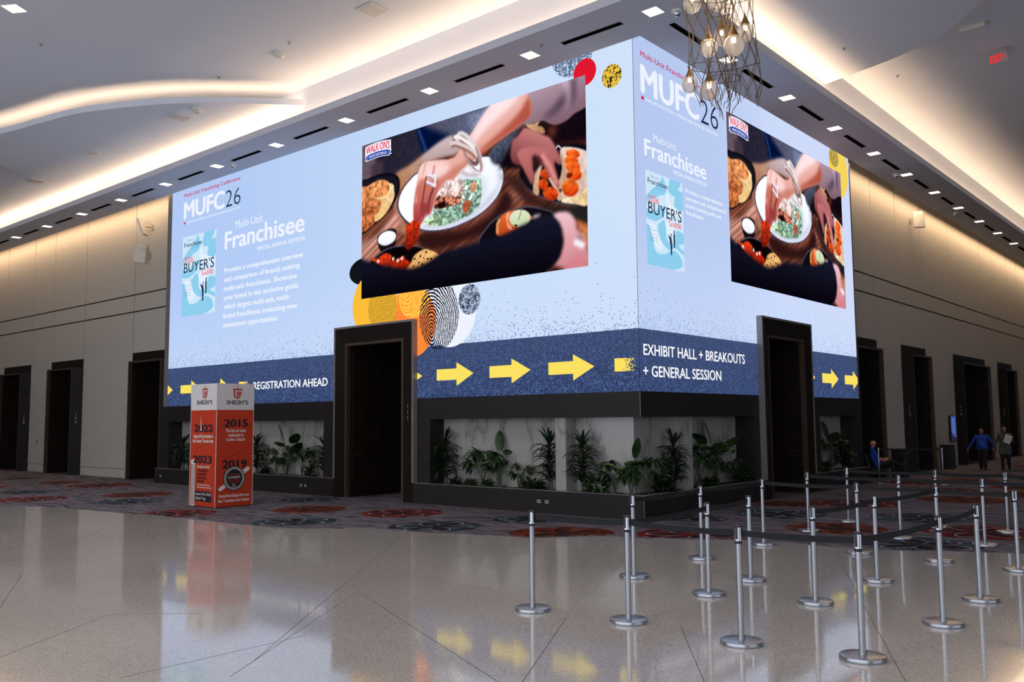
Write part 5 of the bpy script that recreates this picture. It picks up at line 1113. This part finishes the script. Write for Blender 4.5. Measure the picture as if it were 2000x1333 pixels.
# ================================================================ SMALL FIXTURES ON WALLS AND CEILING
ORD = ['first', 'second', 'third', 'fourth', 'fifth', 'sixth', 'seventh', 'eighth', 'ninth', 'tenth', 'eleventh', 'twelfth', 'thirteenth', 'fourteenth', 'fifteenth']
def downlight(x, y, z, label, s=.15, grp='square downlights along the soffit', rz=0):
    t = thing('downlight', (x, y, z), label, 'downlight', rz, grp); b = MB()
    for a in range(4):
        c, q = math.cos(a * PI / 2), math.sin(a * PI / 2); f = lambda u, v, w: (u * c - v * q, u * q + v * c, w)
        b.quad(f(-s - .02, -s - .02, -.006), f(s + .02, -s - .02, -.006), f(s, -s, -.006), f(-s, -s, -.006)); b.quad(f(-s - .02, -s - .02, -.006), f(-s - .02, -s - .02, -.0005), f(s + .02, -s - .02, -.0005), f(s + .02, -s - .02, -.006))
    b.build('frame', M['white_plastic'], t); b = MB(); b.quad((-s, -s, -.003), (-s, s, -.003), (s, s, -.003), (s, -s, -.003)); b.build('lens', M['downlight'], t)
downlight(1.21, -1.19, 9.26, 'square downlight directly above the video wall corner')
for k in range(11): downlight(1.24 - 2.91 * (k + 1), -1.19, 9.26, 'square downlight on the left soffit, %s one counting from the corner' % ORD[k])
for k in range(11): downlight(1.21, 1.71 + 2.9 * k, 9.26, 'square downlight on the right soffit, %s one counting from the corner' % ORD[k])
downlight(-9.66, -7.98, 10.36, 'square downlight alone at the upper left of the high ceiling', .17, 'high ceiling downlights', .55)
def slot(x, y, rz, label):
    t = thing('air_slot', (x, y, 9.26), label, 'air vent', rz, 'black linear air slots along the soffit'); b = MB(); b.quad((-.69, -.055, -.002), (-.69, .055, -.002), (.69, .055, -.002), (.69, -.055, -.002)); b.build('slot_opening', M['slot'], t)
    b = MB(); b.box(-.70, .70, -.064, -.055, -.006, -.0005); b.box(-.70, .70, .055, .064, -.006, -.0005); b.build('edge_rail', M['black'], t)
for k in range(12): slot(-.16 - 2.92 * k, -1.19, 0, 'black linear air slot on the left soffit, %s one counting from the corner' % ORD[k])
for k in range(13): slot(1.21, .15 + 2.93 * k, Q, 'black linear air slot on the right soffit, %s one counting from the corner' % ORD[k])
def ceil_box(x, y, z, s, label, name='ceiling_speaker', cat='speaker', rz=0):
    t = thing(name, (x, y, z), label, cat, rz); b = MB(); b.bbox(-s, s, -s, s, -.03, -.0005, .008); b.build('grille', M['white_plastic'], t)
    b = MB(); [b.box(-s * .85, s * .85, -s * .85 + k * s * .24, -s * .85 + k * s * .24 + .012, -.034, -.03) for k in range(8)]; b.build('fins', M['grey_plastic'], t)
ceil_box(-4.26, -3.12, 10.36, .24, 'square white vent on the high ceiling above the food photo'); ceil_box(-11.92, -3.13, 9.89, .24, 'square white vent on the lower curved ceiling panel'); ceil_box(-21.08, -3.11, 9.89, .24, 'square white vent on the lower ceiling near the left edge')
def detector(x, y, z, label, r=.09, h=.07):
    t = thing('smoke_detector', (x, y, z), label, 'smoke detector'); b = MB(); b.lathe([(0, -h), (r * .5, -h), (r * .8, -h * .55), (r, -h * .5), (r, -.0005), (0, -.0005)], 24); b.build('housing', M['white_plastic'], t, 35)
    b = MB(); b.lathe([(r * .2, -h - .004), (r * .3, -h - .004), (r * .3, -h), (r * .2, -h)], 16, cap=False); b.build('sensor_ring', M['grey_plastic'], t)
detector(-7.56, -3.09, 10.36, 'white detector on the high ceiling where the wave panel ends', .15, .1); detector(-11.06, -3.12, 9.89, 'white detector beside the square vent on the lower wave panel', .15, .1); detector(-16.72, -3.16, 9.89, 'round flat white disc on the lower wave panel', .22, .03)
def dome(x, y, z, label):
    t = thing('dome_camera', (x, y, z), label, 'security camera'); b = MB(); b.lathe([(0, -.05), (.085, -.05), (.1, -.03), (.1, -.0005), (0, -.0005)], 24); b.build('housing', M['white_plastic'], t, 35); b = MB(); b.ball((0, 0, -.05), (.065, .065, .075), 18, 12); b.build('dome', M['chrome'], t, True)
dome(-12.76, -1.0, 9.26, 'small dome camera under the left soffit near the black slots'); dome(1.56, -.95, 9.26, 'small dome camera under the soffit beside the hanging lamp'); dome(1.0, 13.0, 9.26, 'small dome camera under the right soffit'); dome(.95, 19.8, 9.26, 'small dome camera far along the right soffit')
def sprinkler(x, y, z, label):
    t = thing('sprinkler', (x, y, z), label, 'sprinkler', 0, 'ceiling sprinklers'); b = MB(); b.lathe([(0, -.012), (.04, -.012), (.045, -.0005), (0, -.0005)], 16); b.build('escutcheon', M['grey_plastic'], t, 35); b = MB(); b.lathe([(.01, -.04), (.01, -.012)], 8); b.lathe([(0, -.045), (.025, -.045), (.025, -.041), (0, -.041)], 12); b.build('deflector', M['trim'], t)
for x, y, z, lb in ((-11.04, -6.92, 10.36, 'tiny sprinkler on the high ceiling below the lone downlight'), (-6.87, -3.3, 10.36, 'tiny sprinkler beside the high ceiling detector'), (-9.81, -3.27, 10.36, 'tiny sprinkler above the lit wave edge'), (-1.18, -1.44, 9.26, 'tiny sprinkler on the soffit above the red disc'), (2.68, 7.87, 10.36, 'tiny sprinkler right of the right curved edge'), (2.69, 4.21, 9.89, 'tiny sprinkler under the right curved panel')): sprinkler(x, y, z, lb)
def exit_sign(x, y, z, rz, label):
    t = thing('exit_sign', (x, y, z), label, 'exit sign', rz, 'hanging exit signs'); b = MB(); b.bbox(-.15, .15, -.045, .045, -.035, -.0005, .006); b.build('canopy', M['grey_plastic'], t); b = MB(); b.bbox(-.2, .2, -.022, .022, -.105, -.03, .006); b.build('housing', M['grey_plastic'], t)
    b = MB(); b.box(-.21, .21, -.004, .004, -.335, -.1); b.build('panel', M['exit_panel'], t); text(t, 'exit_text', 'EXIT', -.15, .13, -.315, .19, M['exit_red'], .0055, 0.04); b = MB(); b.poly([(.145, -.0055, -.27), (.185, -.0055, -.225), (.145, -.0055, -.18), (.15, -.0055, -.225)]); b.build('arrow', M['exit_red'], t)
exit_sign(4.93, 7.75, 10.36, 0, 'red EXIT sign hanging from the high ceiling at the upper right'); exit_sign(-20.32, -4.6, 9.89, 0, 'red EXIT sign cut by the left edge of the picture')
t = thing('emergency_light', (4.83, 6.0, 10.36), 'white emergency light unit on the high ceiling near the right EXIT sign', 'emergency light'); b = MB(); b.bbox(-.25, .25, -.06, .06, -.10, -.012, .01); b.build('housing', M['white_plastic'], t); b = MB(); b.bbox(-.32, .32, -.12, .12, -.014, -.0005, .003); b.build('backplate', M['white_plastic'], t)

def antenna(x, y, z, rz, rot, label):
    t = thing('wall_antenna', (x, y, z), label, 'antenna', rz, 'bracketed panels high on the walls'); b = MB(); b.bbox(-.07, .07, -.02, 0.0, -.1, .1, .005); b.build('wall_plate', M['grey_plastic'], t); b = MB(); b.tube([(0, -.01, 0), (0, -.16, .01), (-.06, -.24, 0)], .022, 8); b.tube([(.02, -.02, .08), (0.02, -.16, .2), (-.05, -.26, .12)], .009, 6); b.tube([(.02, -.02, -.06), (0.03, -.2, -.16), (-.05, -.27, -.1)], .009, 6); b.build('bracket', M['grey_plastic'], t)
    b = MB(); b.bbox(-.2, .2, -.05, .05, -.32, .32, .02); p = b.build('panel', M['white_plastic'], t); p.location = (-.12, -.32, 0); p.rotation_euler = rot
antenna(-20.05, .4, 8.72, 0, (R_(22), 0, R_(-50)), 'white panel antenna tilted down, upper one of two near the left screen edge'); antenna(-20.2, .4, 7.78, 0, (R_(-6), R_(3), R_(62)), 'white panel antenna seen edge-on, lower one of two near the left screen edge'); antenna(-.4, 19.0, 9.0, Q, (R_(-14), 0, R_(-52)), 'white panel antenna high on the right wall')
def outlet(x, y, z, rz, label):
    t = thing('wall_outlet', (x, y, z), label, 'outlet', rz, 'power and data outlets on the plinth'); b = MB(); b.bbox(-.05, .05, -.008, 0, -.035, .035, .002); b.build('cover_plate', M['grey_plastic'], t); b = MB(); [b.box(u - .006, u + .006, -.0095, -.0078, -.012, .012) for u in (-.03, -.01, .01, .03)]; b.build('sockets', M['black'], t)
for x, lb in ((-2.44, 'left one of two small outlets on the corner plinth'), (-2.23, 'right one of two small outlets on the corner plinth'), (-10.62, 'left one of two small outlets on the plinth near the left doorway'), (-10.42, 'right one of two small outlets on the plinth near the left doorway'), (-18.1, 'single small outlet at the far left end of the plinth')): outlet(x, -.12, .24, 0, lb)
outlet(.12, 2.0, .25, Q, 'small outlet on the plinth right of the corner'); outlet(.12, 9.6, .25, Q, 'small outlet on the plinth beyond the right doorway')
t = thing('wall_switch', (-29.2, .4, 1.2), 'small dark switch plate on the left wall between doorways', 'switch'); b = MB(); b.bbox(-.035, .035, -.012, 0, -.08, .08, .003); b.build('plate', M['black'], t); b = MB(); b.box(-.012, .012, -.016, -.012, -.03, .03); b.build('rocker', M['grey_plastic'], t)
# digital sign
t = thing('digital_sign', (-.4, 22.95, .92), 'tall blue digital sign mounted on the right wall', 'digital sign', Q); b = MB(); b.bbox(-.36, .36, -.09, 0, 0, 1.03, .008); b.build('cabinet', M['black'], t); b = MB(); b.quad((-.33, -.0925, .03), (.33, -.0925, .03), (.33, -.0925, 1.0), (-.33, -.0925, 1.0)); M['sign_blue'] = glow('sign_blue', (66, 86, 160)); b.build('display', M['sign_blue'], t)
M['sign_pale'] = glow('sign_pale', (110, 130, 200)); M['sign_dark'] = glow('sign_dark', (40, 34, 60)); b = MB(); [b.box(-.2, .2 - .06 * (k % 3), -.0945, -.0935, .86 - k * .07, .88 - k * .07) for k in range(8)]; b.build('display_lines', M['sign_pale'], t); b = MB(); b.poly([(-.33, -.0935, .03), (.33, -.0935, .03), (.33, -.0935, .18), (0, -.0935, .22), (-.33, -.0935, .38)]); b.build('display_picture', M['sign_dark'], t)
# bins
for y, x, lb in ((15.25, .03, 'dark waste bin behind the seated man'), (20.6, .05, 'dark waste bin beside the blue digital sign')):
    t = thing('waste_bin', (x, y, .006), lb, 'bin', Q, 'dark waste bins along the right wall'); b = MB(); b.bbox(-.24, .24, -.2, .2, 0, .84, .012); b.build('bin_body', M['black'], t); b = MB(); b.bbox(-.25, .25, -.21, .21, .84, .88, .008); b.build('lid', M['fascia'], t); b = MB(); b.box(.14, .18, -.2035, -.2, .76, .8); b.build('sticker', M['white_plastic'], t)
t = thing('paper_cup', (.5, 12.55, .006), 'small green cup on the carpet under the chair', 'cup'); M['cup_green'] = plain('cup_green', (96, 130, 80), .6); b = MB(); b.lathe([(0, 0), (.035, 0), (.045, .12), (.041, .12), (.033, .01), (0, .01)], 16); b.build('cup_wall', M['cup_green'], t, 35); b = MB(); b.lathe([(.0445, .118), (.047, .121), (.0445, .124)], 16, cap=False); b.build('rim', M['white_plastic'], t)

# ================================================================ CHANDELIER
def chandelier():
    base = Vector((4.3223, -4.8666, 6.4581)); ri = Vector((0.758, 0.652, 0)); fo = Vector((-0.4206, 0.8226, 0.3828)); pxm = 1 / 157.6
    t = thing('chandelier', (base.x, base.y, 9.93), 'hanging lamp of woven bronze wires with teardrop glass globes', 'chandelier')
    def W(px, py, dep=0.0): return ri * ((px - 1400) * pxm) + fo * dep + Vector((0, 0, base.z - 9.93 - (py - 100) * pxm * 1.09))
    r = random.Random(4)
    def radius(prof, py):
        for (a, ra), (c, rc) in zip(prof, prof[1:]):
            if a <= py <= c: s = (py - a) / (c - a); s = s * s * (3 - 2 * s); return ra + (rc - ra) * s
        return prof[0][1] if py < prof[0][0] else prof[-1][1]
    def net(cx0, cx1, prof, n, twist, y0, y1, dep):
        b = MB(); m = 44
        for d in (1, -1):
            for k in range(n):
                th0 = 2 * PI * k / n + r.uniform(-.1, .1); ya, yb = y0 - r.uniform(0, 10), y1 + r.uniform(-8, 14); q = []
                for i in range(m + 1):
                    s = i / m; py = ya + (yb - ya) * s; th = th0 + d * twist * s; rad = radius(prof, py); q.append(W(cx0 + (cx1 - cx0) * s + rad * math.cos(th), py, dep + rad * math.sin(th) * pxm))
                b.tube(q, .0042, 5, cap=False)
        for py in [y0 + (y1 - y0) * s for s in (.12, .45, .82)]:      # loose hoops
            q = []
            for i in range(25):
                th = 2 * PI * i / 24; rad = radius(prof, py) * 1.03; q.append(W(cx0 + (cx1 - cx0) * (py - y0) / (y1 - y0) + rad * math.cos(th), py + 9 * math.sin(th + py), dep + rad * math.sin(th) * pxm))
            b.tube(q, .0045, 5, cap=False)
        b.build('wire_net', M['wire'], t)
    net(1376, 1390, [(-150, 30), (-60, 44), (0, 42), (40, 44), (85, 36), (130, 44), (170, 36), (205, 24)], 9, 3.9, -150, 190, 0)
    net(1440, 1452, [(-150, 20), (-40, 32), (20, 28), (70, 30), (120, 34), (165, 36), (185, 30), (200, 42)], 9, 4.4, -150, 192, .1)
    net(1404, 1412, [(-150, 40), (0, 34), (60, 24), (105, 26), (160, 34), (185, 30), (215, 14)], 6, 3.4, -120, 210, -.12)
    for px, py, rad, dep in ((1354.9, 13.2, 16, -.1), (1403.9, 6.6, 17, .1), (1410.5, 74, 15, .25), (1384.9, 94, 16, -.1), (1432.7, 90, 18.5, -.25), (1457.5, 66, 16.5, .1), (1345.3, 161.7, 15, .1), (1383.2, 172.4, 17, -.15), (1420, -60, 17, .2), (1370, -70, 16, 0)):
        R0 = rad * pxm * 1.06; c = W(px, py, dep); b = MB(); prof = []
        for i in range(15):
            a = -PI / 2 + i / 14 * 2.55; prof.append((R0 * math.cos(a) * 1.0, R0 * math.sin(a) * 1.06))
        b.lathe(prof, 24, c, cap=False); g = b.build('glass_globe', M['glass'], t, True)
        zt = prof[-1][1]; rt = prof[-1][0]; b = MB(); b.lathe([(rt * 1.04, zt), (rt * .8, zt + R0 * .32), (rt * .45, zt + R0 * .75), (rt * .18, zt + R0 * 1.2), (.004, zt + R0 * 1.5)], 20, c, cap=False); b.tube([c + Vector((0, 0, zt + R0 * 1.4)), Vector((c.x, c.y, -.02))], .0025, 5); b.build('brass_cap', M['cap'], g, True)
        b = MB(); b.lathe([(0, zt - R0 * .62), (R0 * .22, zt - R0 * .55), (R0 * .24, zt - R0 * .1), (0, zt - R0 * .05)], 12, c); b.build('bulb', M['bulb'], g, True)
    b = MB(); b.lathe([(0, -.06), (.42, -.06), (.44, -.04), (.44, .0), (0, .0)], 32); b.build('canopy', M['cap'], t, 35)
    b = MB(); [b.tube([W(x, -140, d), Vector((W(x, 0, d).x, W(x, 0, d).y, -.03))], .004, 5) for x, d in ((1376, .1), (1400, -.2), (1440, .2), (1404, .2))]; b.build('hanger_cable', M['wire'], t)
    # the lamp's own light
    l = bpy.data.lights.new('lamp_light', 'POINT'); l.energy = 14; l.color = (1, .78, .52); l.shadow_soft_size = .3; o = bpy.data.objects.new('lamp_light', l); COL.objects.link(o); o.parent = t; o.location = W(1395, 60, 0)
chandelier()

# ================================================================ PEOPLE
SKIN = plain('skin', (196, 140, 112), .5, var=.05); SKIN2 = plain('skin_deep', (150, 102, 80), .5, var=.05)
def capsule_mesh(segs, ells, voxel):
    b = MB()
    for a, c, ra, rc in segs:
        a, c = Vector(a), Vector(c); n = 14; d = (c - a); ln = max(d.length, 1e-4); d = d / ln; up = Vector((0, 0, 1)) if abs(d.z) < .9 else Vector((1, 0, 0)); u = d.cross(up).normalized(); w = u.cross(d); rings = []
        for s in range(5): ph = -PI / 2 + s * PI / 8; rings.append((a + d * ra * math.sin(ph), max(ra * math.cos(ph), 1e-4)))
        for s in range(5): ph = s * PI / 8; rings.append((c + d * rc * math.sin(ph), max(rc * math.cos(ph), 1e-4)))
        vs = [p + (u * math.cos(2 * PI * q / n) + w * math.sin(2 * PI * q / n)) * r for p, r in rings for q in range(n)]
        fs = [(i * n + q, i * n + (q + 1) % n, (i + 1) * n + (q + 1) % n, (i + 1) * n + q) for i in range(len(rings) - 1) for q in range(n)] + [tuple(reversed(range(n))), tuple((len(rings) - 1) * n + q for q in range(n))]
        b.add(vs, fs)
    for c, r in ells: b.ball(c, r, 18, 12)
    me = bpy.data.meshes.new('tmp'); me.from_pydata(b.v, [], b.f); o = bpy.data.objects.new('tmp', me); COL.objects.link(o)
    md = o.modifiers.new('r', 'REMESH'); md.mode = 'VOXEL'; md.voxel_size = voxel; sm = o.modifiers.new('s', 'SMOOTH'); sm.iterations = 3; sm.factor = .5
    bpy.context.view_layer.update(); out = bpy.data.meshes.new_from_object(o.evaluated_get(bpy.context.evaluated_depsgraph_get())); bpy.data.objects.remove(o); bpy.data.meshes.remove(me); return out
def seg_dist(P, a, c):
    a, c = np.array(a), np.array(c); d = c - a; t = np.clip(((P - a) @ d) / max(d @ d, 1e-9), 0, 1); return np.linalg.norm(P - (a + t[:, None] * d), axis=1)
def fingers(b, wrist, d, n, side, size=1.0, curl=.5, mi=0):
    """five separate fingers of different lengths rooted in the palm; d along the hand, n palm normal, side towards the thumb"""
    wrist, d, n, side = Vector(wrist), Vector(d).normalized(), Vector(n).normalized(), Vector(side).normalized()
    for k, (off, ln) in enumerate(((.030, .070), (.011, .078), (-.009, .073), (-.028, .058))):
        p = wrist + d * .085 * size + side * off * size; q = [p - d * .02]; e = d.copy()
        for s in range(3):
            q.append(q[-1] + e * ln * size * (.5, .3, .26)[s] + (d * .02 if s == 0 else Vector((0, 0, 0)))); e = (e * math.cos(curl) + n * math.sin(curl)).normalized()
        b.tube(q, [.0095 * size, .009 * size, .008 * size, .006 * size], 8, mi)
    p = wrist + d * .03 * size + side * .03 * size; b.tube([p - side * .015, p + (d * .5 + side * .7).normalized() * .035 * size, p + (d * .8 + side * .6 + n * .3).normalized() * .068 * size], [.013 * size, .011 * size, .008 * size], 8, mi)

def person(label, loc, rz, J, mats, hair, voxel=.014, belly=0.0, long_sleeve=True, bald=False, tunic=0.0, shirt_hem=.0):
    """J: joints. one continuous body mesh coloured by the clothing it wears; hair is a child"""
    t_segs = []; T = []
    def S(a, c, ra, rc, m): t_segs.append((J[a] if isinstance(a, str) else a, J[c] if isinstance(c, str) else c, ra, rc)); T.append(m)
    pel, ch, nk, hd = Vector(J['pelvis']), Vector(J['chest']), Vector(J['neck']), Vector(J['head'])
    lat = (Vector(J['sh_l']) - Vector(J['sh_r'])).normalized(); fw = Vector(J['fwd']).normalized()
    for o in (-.075, 0, .075): S(pel + lat * o, ch + lat * o * 1.25, .115 + belly * .5, .115, 1)
    S(pel + fw * belly * .7 + (ch - pel) * .25, ch + fw * .02 - (ch - pel) * .2, .12 + belly, .11, 1)
    S('sh_l', 'sh_r', .068, .068, 1); S(ch, nk, .10, .06, 1); S(nk, hd - (hd - nk) * .2, .056, .052, 0)
    for s in ('l', 'r'):
        S('sh_' + s, 'el_' + s, .062, .047, 1); S('el_' + s, 'wr_' + s, .045, .031, 1 if long_sleeve else 0)
        w, h = Vector(J['wr_' + s]), Vector(J['hand_' + s]); d = (h - w).normalized(); S(w, w + d * .075, .03, .034, 0)
        S('hip_' + s, 'kn_' + s, .098 + belly * .5, .068 + belly * .45, 2); S('kn_' + s, 'an_' + s, .066 + belly * .4, .055 + belly * .2, 2); a = Vector(J['an_' + s]); tp = Vector(J['toe_' + s]); S(a + Vector((0, 0, -.035)), tp, .042, .034, 3); S(a + Vector((0, 0, -.03)) - (tp - a).normalized() * .05, a, .038, .042, 3)
        S('hip_' + s, pel, .105, .11, 2)
    if tunic:
        for s in ('l', 'r'): hp, kn = Vector(J['hip_' + s]), Vector(J['kn_' + s]); S(hp, hp.lerp(kn, tunic), .13, .12, 1)
    up = (hd - nk).normalized(); lt = lat; f = Vector(J.get('face', J['fwd'])).normalized()
    ells = []
    # head: skull, jaw, nose, ears, brow
    S(hd - f * .015 + up * .03, hd + f * .01 + up * .035, .088, .086, 0); S(hd + f * .03 - up * .06, hd + f * .045 - up * .075, .058, .045, 0); S(hd + f * .085 + up * .015, hd + f * .112 - up * .025, .010, .015, 0)
    for s in (1, -1): S(hd + lt * .085 * s - f * .01 + up * .02, hd + lt * .088 * s - f * .01 - up * .03, .014, .011, 0)
    S(hd + f * .078 - up * .062 - lt * .018, hd + f * .078 - up * .062 + lt * .018, .010, .010, 0)
    me = capsule_mesh(t_segs, ells, voxel); n = len(me.polygons); cen = np.empty(n * 3); me.polygons.foreach_get('center', cen); cen = cen.reshape(-1, 3)
    D = np.stack([seg_dist(cen, a, c) - max(ra, rc) * .6 for a, c, ra, rc in t_segs], 1); mi = np.array(T)[D.argmin(1)]
    if shirt_hem: mi[(mi == 2) & (cen[:, 2] > shirt_hem)] = 1
    b = MB(); nv = len(me.vertices); co = np.empty(nv * 3); me.vertices.foreach_get('co', co); b.add(co.reshape(-1, 3).tolist(), [tuple(p.vertices) for p in me.polygons]); b.m = mi.tolist(); bpy.data.meshes.remove(me)
    for s in ('l', 'r'):
        w, h = Vector(J['wr_' + s]), Vector(J['hand_' + s]); d = (h - w).normalized(); sd = Vector(J.get('thumb_' + s, J['fwd'])); sd = (sd - d * sd.dot(d)).normalized(); nn = Vector(J.get('palm_' + s, tuple(d.cross(sd)))); nn = (nn - d * nn.dot(d)).normalized(); fingers(b, w, d, nn, sd, 1.0, J.get('curl', .35), 0)
    for s in (1, -1): b.ball(tuple(hd + f * .080 + lt * .033 * s + up * .018), (.012, .012, .009), 10, 8, 4)
    b.tube([hd + f * .083 - up * .06 - lt * .02, hd + f * .090 - up * .061, hd + f * .083 - up * .06 + lt * .02], .0045, 6, 5)
    o = b.build('person', mats, None, True); o.location = loc; o.rotation_euler = (0, 0, rz); tag(o, label, 'person')
    if not bald:
        hb = MB(); hb.ball((0, 0, 0), (.098, .094, .098), 20, 14); hb.v = [p for p in hb.v]; bm = bmesh.new(); vv = [bm.verts.new(p) for p in hb.v]
        for fc in hb.f:
            c = sum((Vector(hb.v[i]) for i in fc), Vector()) / len(fc)
            if not (c.x > .035 and c.z < .05) and not (c.z < -.035 and c.x > -.03) and c.z > -.075: bm.faces.new([vv[i] for i in fc])
        bmesh.ops.delete(bm, geom=[v for v in bm.verts if not v.link_faces], context='VERTS'); hm = bpy.data.meshes.new('hair'); bm.to_mesh(hm); bm.free(); hm.materials.append(hair); hm.shade_smooth()
        h = finish(bpy.data.objects.new('hair', hm), o); h.location = hd - f * .012 + up * .032; h.rotation_euler = (0, 0, math.atan2(f.y, f.x)); md = h.modifiers.new('thick', 'SOLIDIFY'); md.thickness = .012
    return o
BLUE = plain('royal_blue_cloth', (20, 66, 170), .75, var=.12); BLACKC = plain('black_trousers', (22, 21, 24), .85); SHOE = plain('black_shoe', (18, 17, 17), .4); GREYC = plain('grey_uniform', (74, 72, 72), .85); EYE = plain('eye', (30, 24, 22), .2); LIP = plain('lip', (136, 72, 64), .5); HAIR = plain('dark_hair', (22, 18, 16), .6)
# walkers face -Y (local +X turned towards the camera)
def walker(h, armspread, step, hold=False, wide=1.0):
    k = h / 1.72
    J = dict(fwd=(1, 0, 0), pelvis=(0, 0, .92 * k), chest=(0.01, 0, 1.27 * k), neck=(.01, 0, 1.47 * k), head=(.035, 0, 1.60 * k), face=(1, 0, -.12))
    for s, q in (('l', 1), ('r', -1)):
        J['sh_' + s] = (0, .175 * q * wide, 1.40 * k); J['hip_' + s] = (0, .095 * q * wide, .90 * k)
        J['el_' + s] = (-.03, (.25 + armspread * .5) * q * wide, 1.13 * k); J['wr_' + s] = (.03, (.30 + armspread) * q * wide, .90 * k); J['hand_' + s] = (.05, (.31 + armspread * 1.1) * q * wide, .80 * k); J['thumb_' + s] = (1, 0, 0); J['palm_' + s] = (0, -q, 0)
        st = step * q; J['kn_' + s] = (.06 + st * .45, .10 * q, .50 * k); J['an_' + s] = (st, .10 * q, .10 * k); J['toe_' + s] = (st + .15, .115 * q, .035)
    if hold:
        J['el_l'] = (-.04, .27, 1.14 * k); J['wr_l'] = (.19, .17, 1.17 * k); J['hand_l'] = (.25, .09, 1.22 * k); J['thumb_l'] = (0, 0, 1); J['palm_l'] = (-1, -.3, 0)
    return J
p1 = person('person in a blue long-sleeved top and black trousers walking with arms held out', (1.23, 20.5, .006), R_(-90), walker(1.66, .12, .12, wide=1.22), [SKIN2, BLUE, BLACKC, SHOE, EYE, LIP], HAIR, belly=.05, shirt_hem=.86)
p2 = person('person in a long grey uniform top walking and holding white papers', (1.98, 20.4, .006), R_(-84), walker(1.75, .06, -.1, True, 1.08), [SKIN2, GREYC, BLACKC, SHOE, EYE, LIP], HAIR, belly=.02, tunic=.55)
for q in (p1, p2): q.scale = (.88, .88, .88)
t = thing('paper_sheaf', (2.07, 20.17, .98), 'white sheets of paper held against the chest of the person in grey', 'paper', R_(-84)); b = MB(); b.box(-.003, .003, -.11, .11, 0, .30); o = b.build('sheet', M['white_plastic'], t); o.rotation_euler = (R_(-24), R_(10), 0); b = MB(); b.box(-.005, -.0035, -.105, .115, .005, .298); o = b.build('sheet', M['white_plastic'], t); o.rotation_euler = (R_(-21), R_(10), 0)
# seated man
J = dict(fwd=(1, 0, .2), face=(1, 0, .02), pelvis=(0, 0, .55), chest=(-.16, 0, .90), neck=(-.19, 0, 1.10), head=(-.15, 0, 1.245), sh_l=(-.17, .19, 1.03), sh_r=(-.17, -.19, 1.03), el_l=(-.02, .25, .77), el_r=(-.02, -.25, .77), wr_l=(.21, .07, .745), wr_r=(.21, -.06, .735), hand_l=(.29, .02, .76), hand_r=(.29, -.01, .75), thumb_l=(0, 0, 1), thumb_r=(0, 0, 1), palm_l=(0, -1, -.1), palm_r=(0, 1, -.1), curl=.55,
         hip_l=(.02, .095, .53), hip_r=(.02, -.095, .55), kn_l=(.44, .10, .55), kn_r=(.42, -.02, .69), an_l=(.50, .11, .11), an_r=(.66, .10, .56), toe_l=(.68, .13, .045), toe_r=(.84, .09, .60))
seat = (0.22, 12.62, .006); face_a = R_(24)
person('seated bald man in a blue short-sleeved shirt and black trousers with crossed legs', seat, face_a, J, [SKIN, BLUE, BLACKC, SHOE, EYE, LIP], HAIR, belly=.035, long_sleeve=False, bald=True).scale = (.89, .89, .89)
C = thing('banquet_chair', seat, 'dark stacking chair the bald man sits on', 'chair', face_a); C.scale = (.89, .89, .89); M['chair_cloth'] = plain('chair_cloth', (52, 50, 56), .9); M['chair_metal'] = plain('chair_metal', (58, 56, 58), .4, metal=.7)
b = MB(); b.bbox(-.24, .26, -.23, .23, .385, .435, .018); b.build('seat', M['chair_cloth'], C); b = MB(); b.bbox(-.03, .03, -.22, .22, 0, .46, .015); o = b.build('backrest', M['chair_cloth'], C); o.location = (-.29, 0, .47); o.rotation_euler = (0, R_(-15), 0)
for sx, sy in ((1, 1), (1, -1)): b = MB(); b.tube([(.22, .2 * sy, .39), (.27, .22 * sy, 0)], .013, 8); b.build('leg', M['chair_metal'], C, 40)
for sy in (1, -1): b = MB(); b.tube([(-.2, .2 * sy, .39), (-.32, .22 * sy, 0)], .013, 8); b.build('leg', M['chair_metal'], C, 40)
for sy in (1, -1): b = MB(); b.tube([(-.2, .21 * sy, .39), (-.27, .21 * sy, .47), (-.41, .21 * sy, .95)], .012, 8); b.build('back_post', M['chair_metal'], C, 40)
b = MB(); b.tube([(.235, .2, .2), (.235, -.2, .2)], .008, 6); b.tube([(-.26, .21, .2), (-.26, -.21, .2)], .008, 6); b.build('stretcher', M['chair_metal'], C, 40)
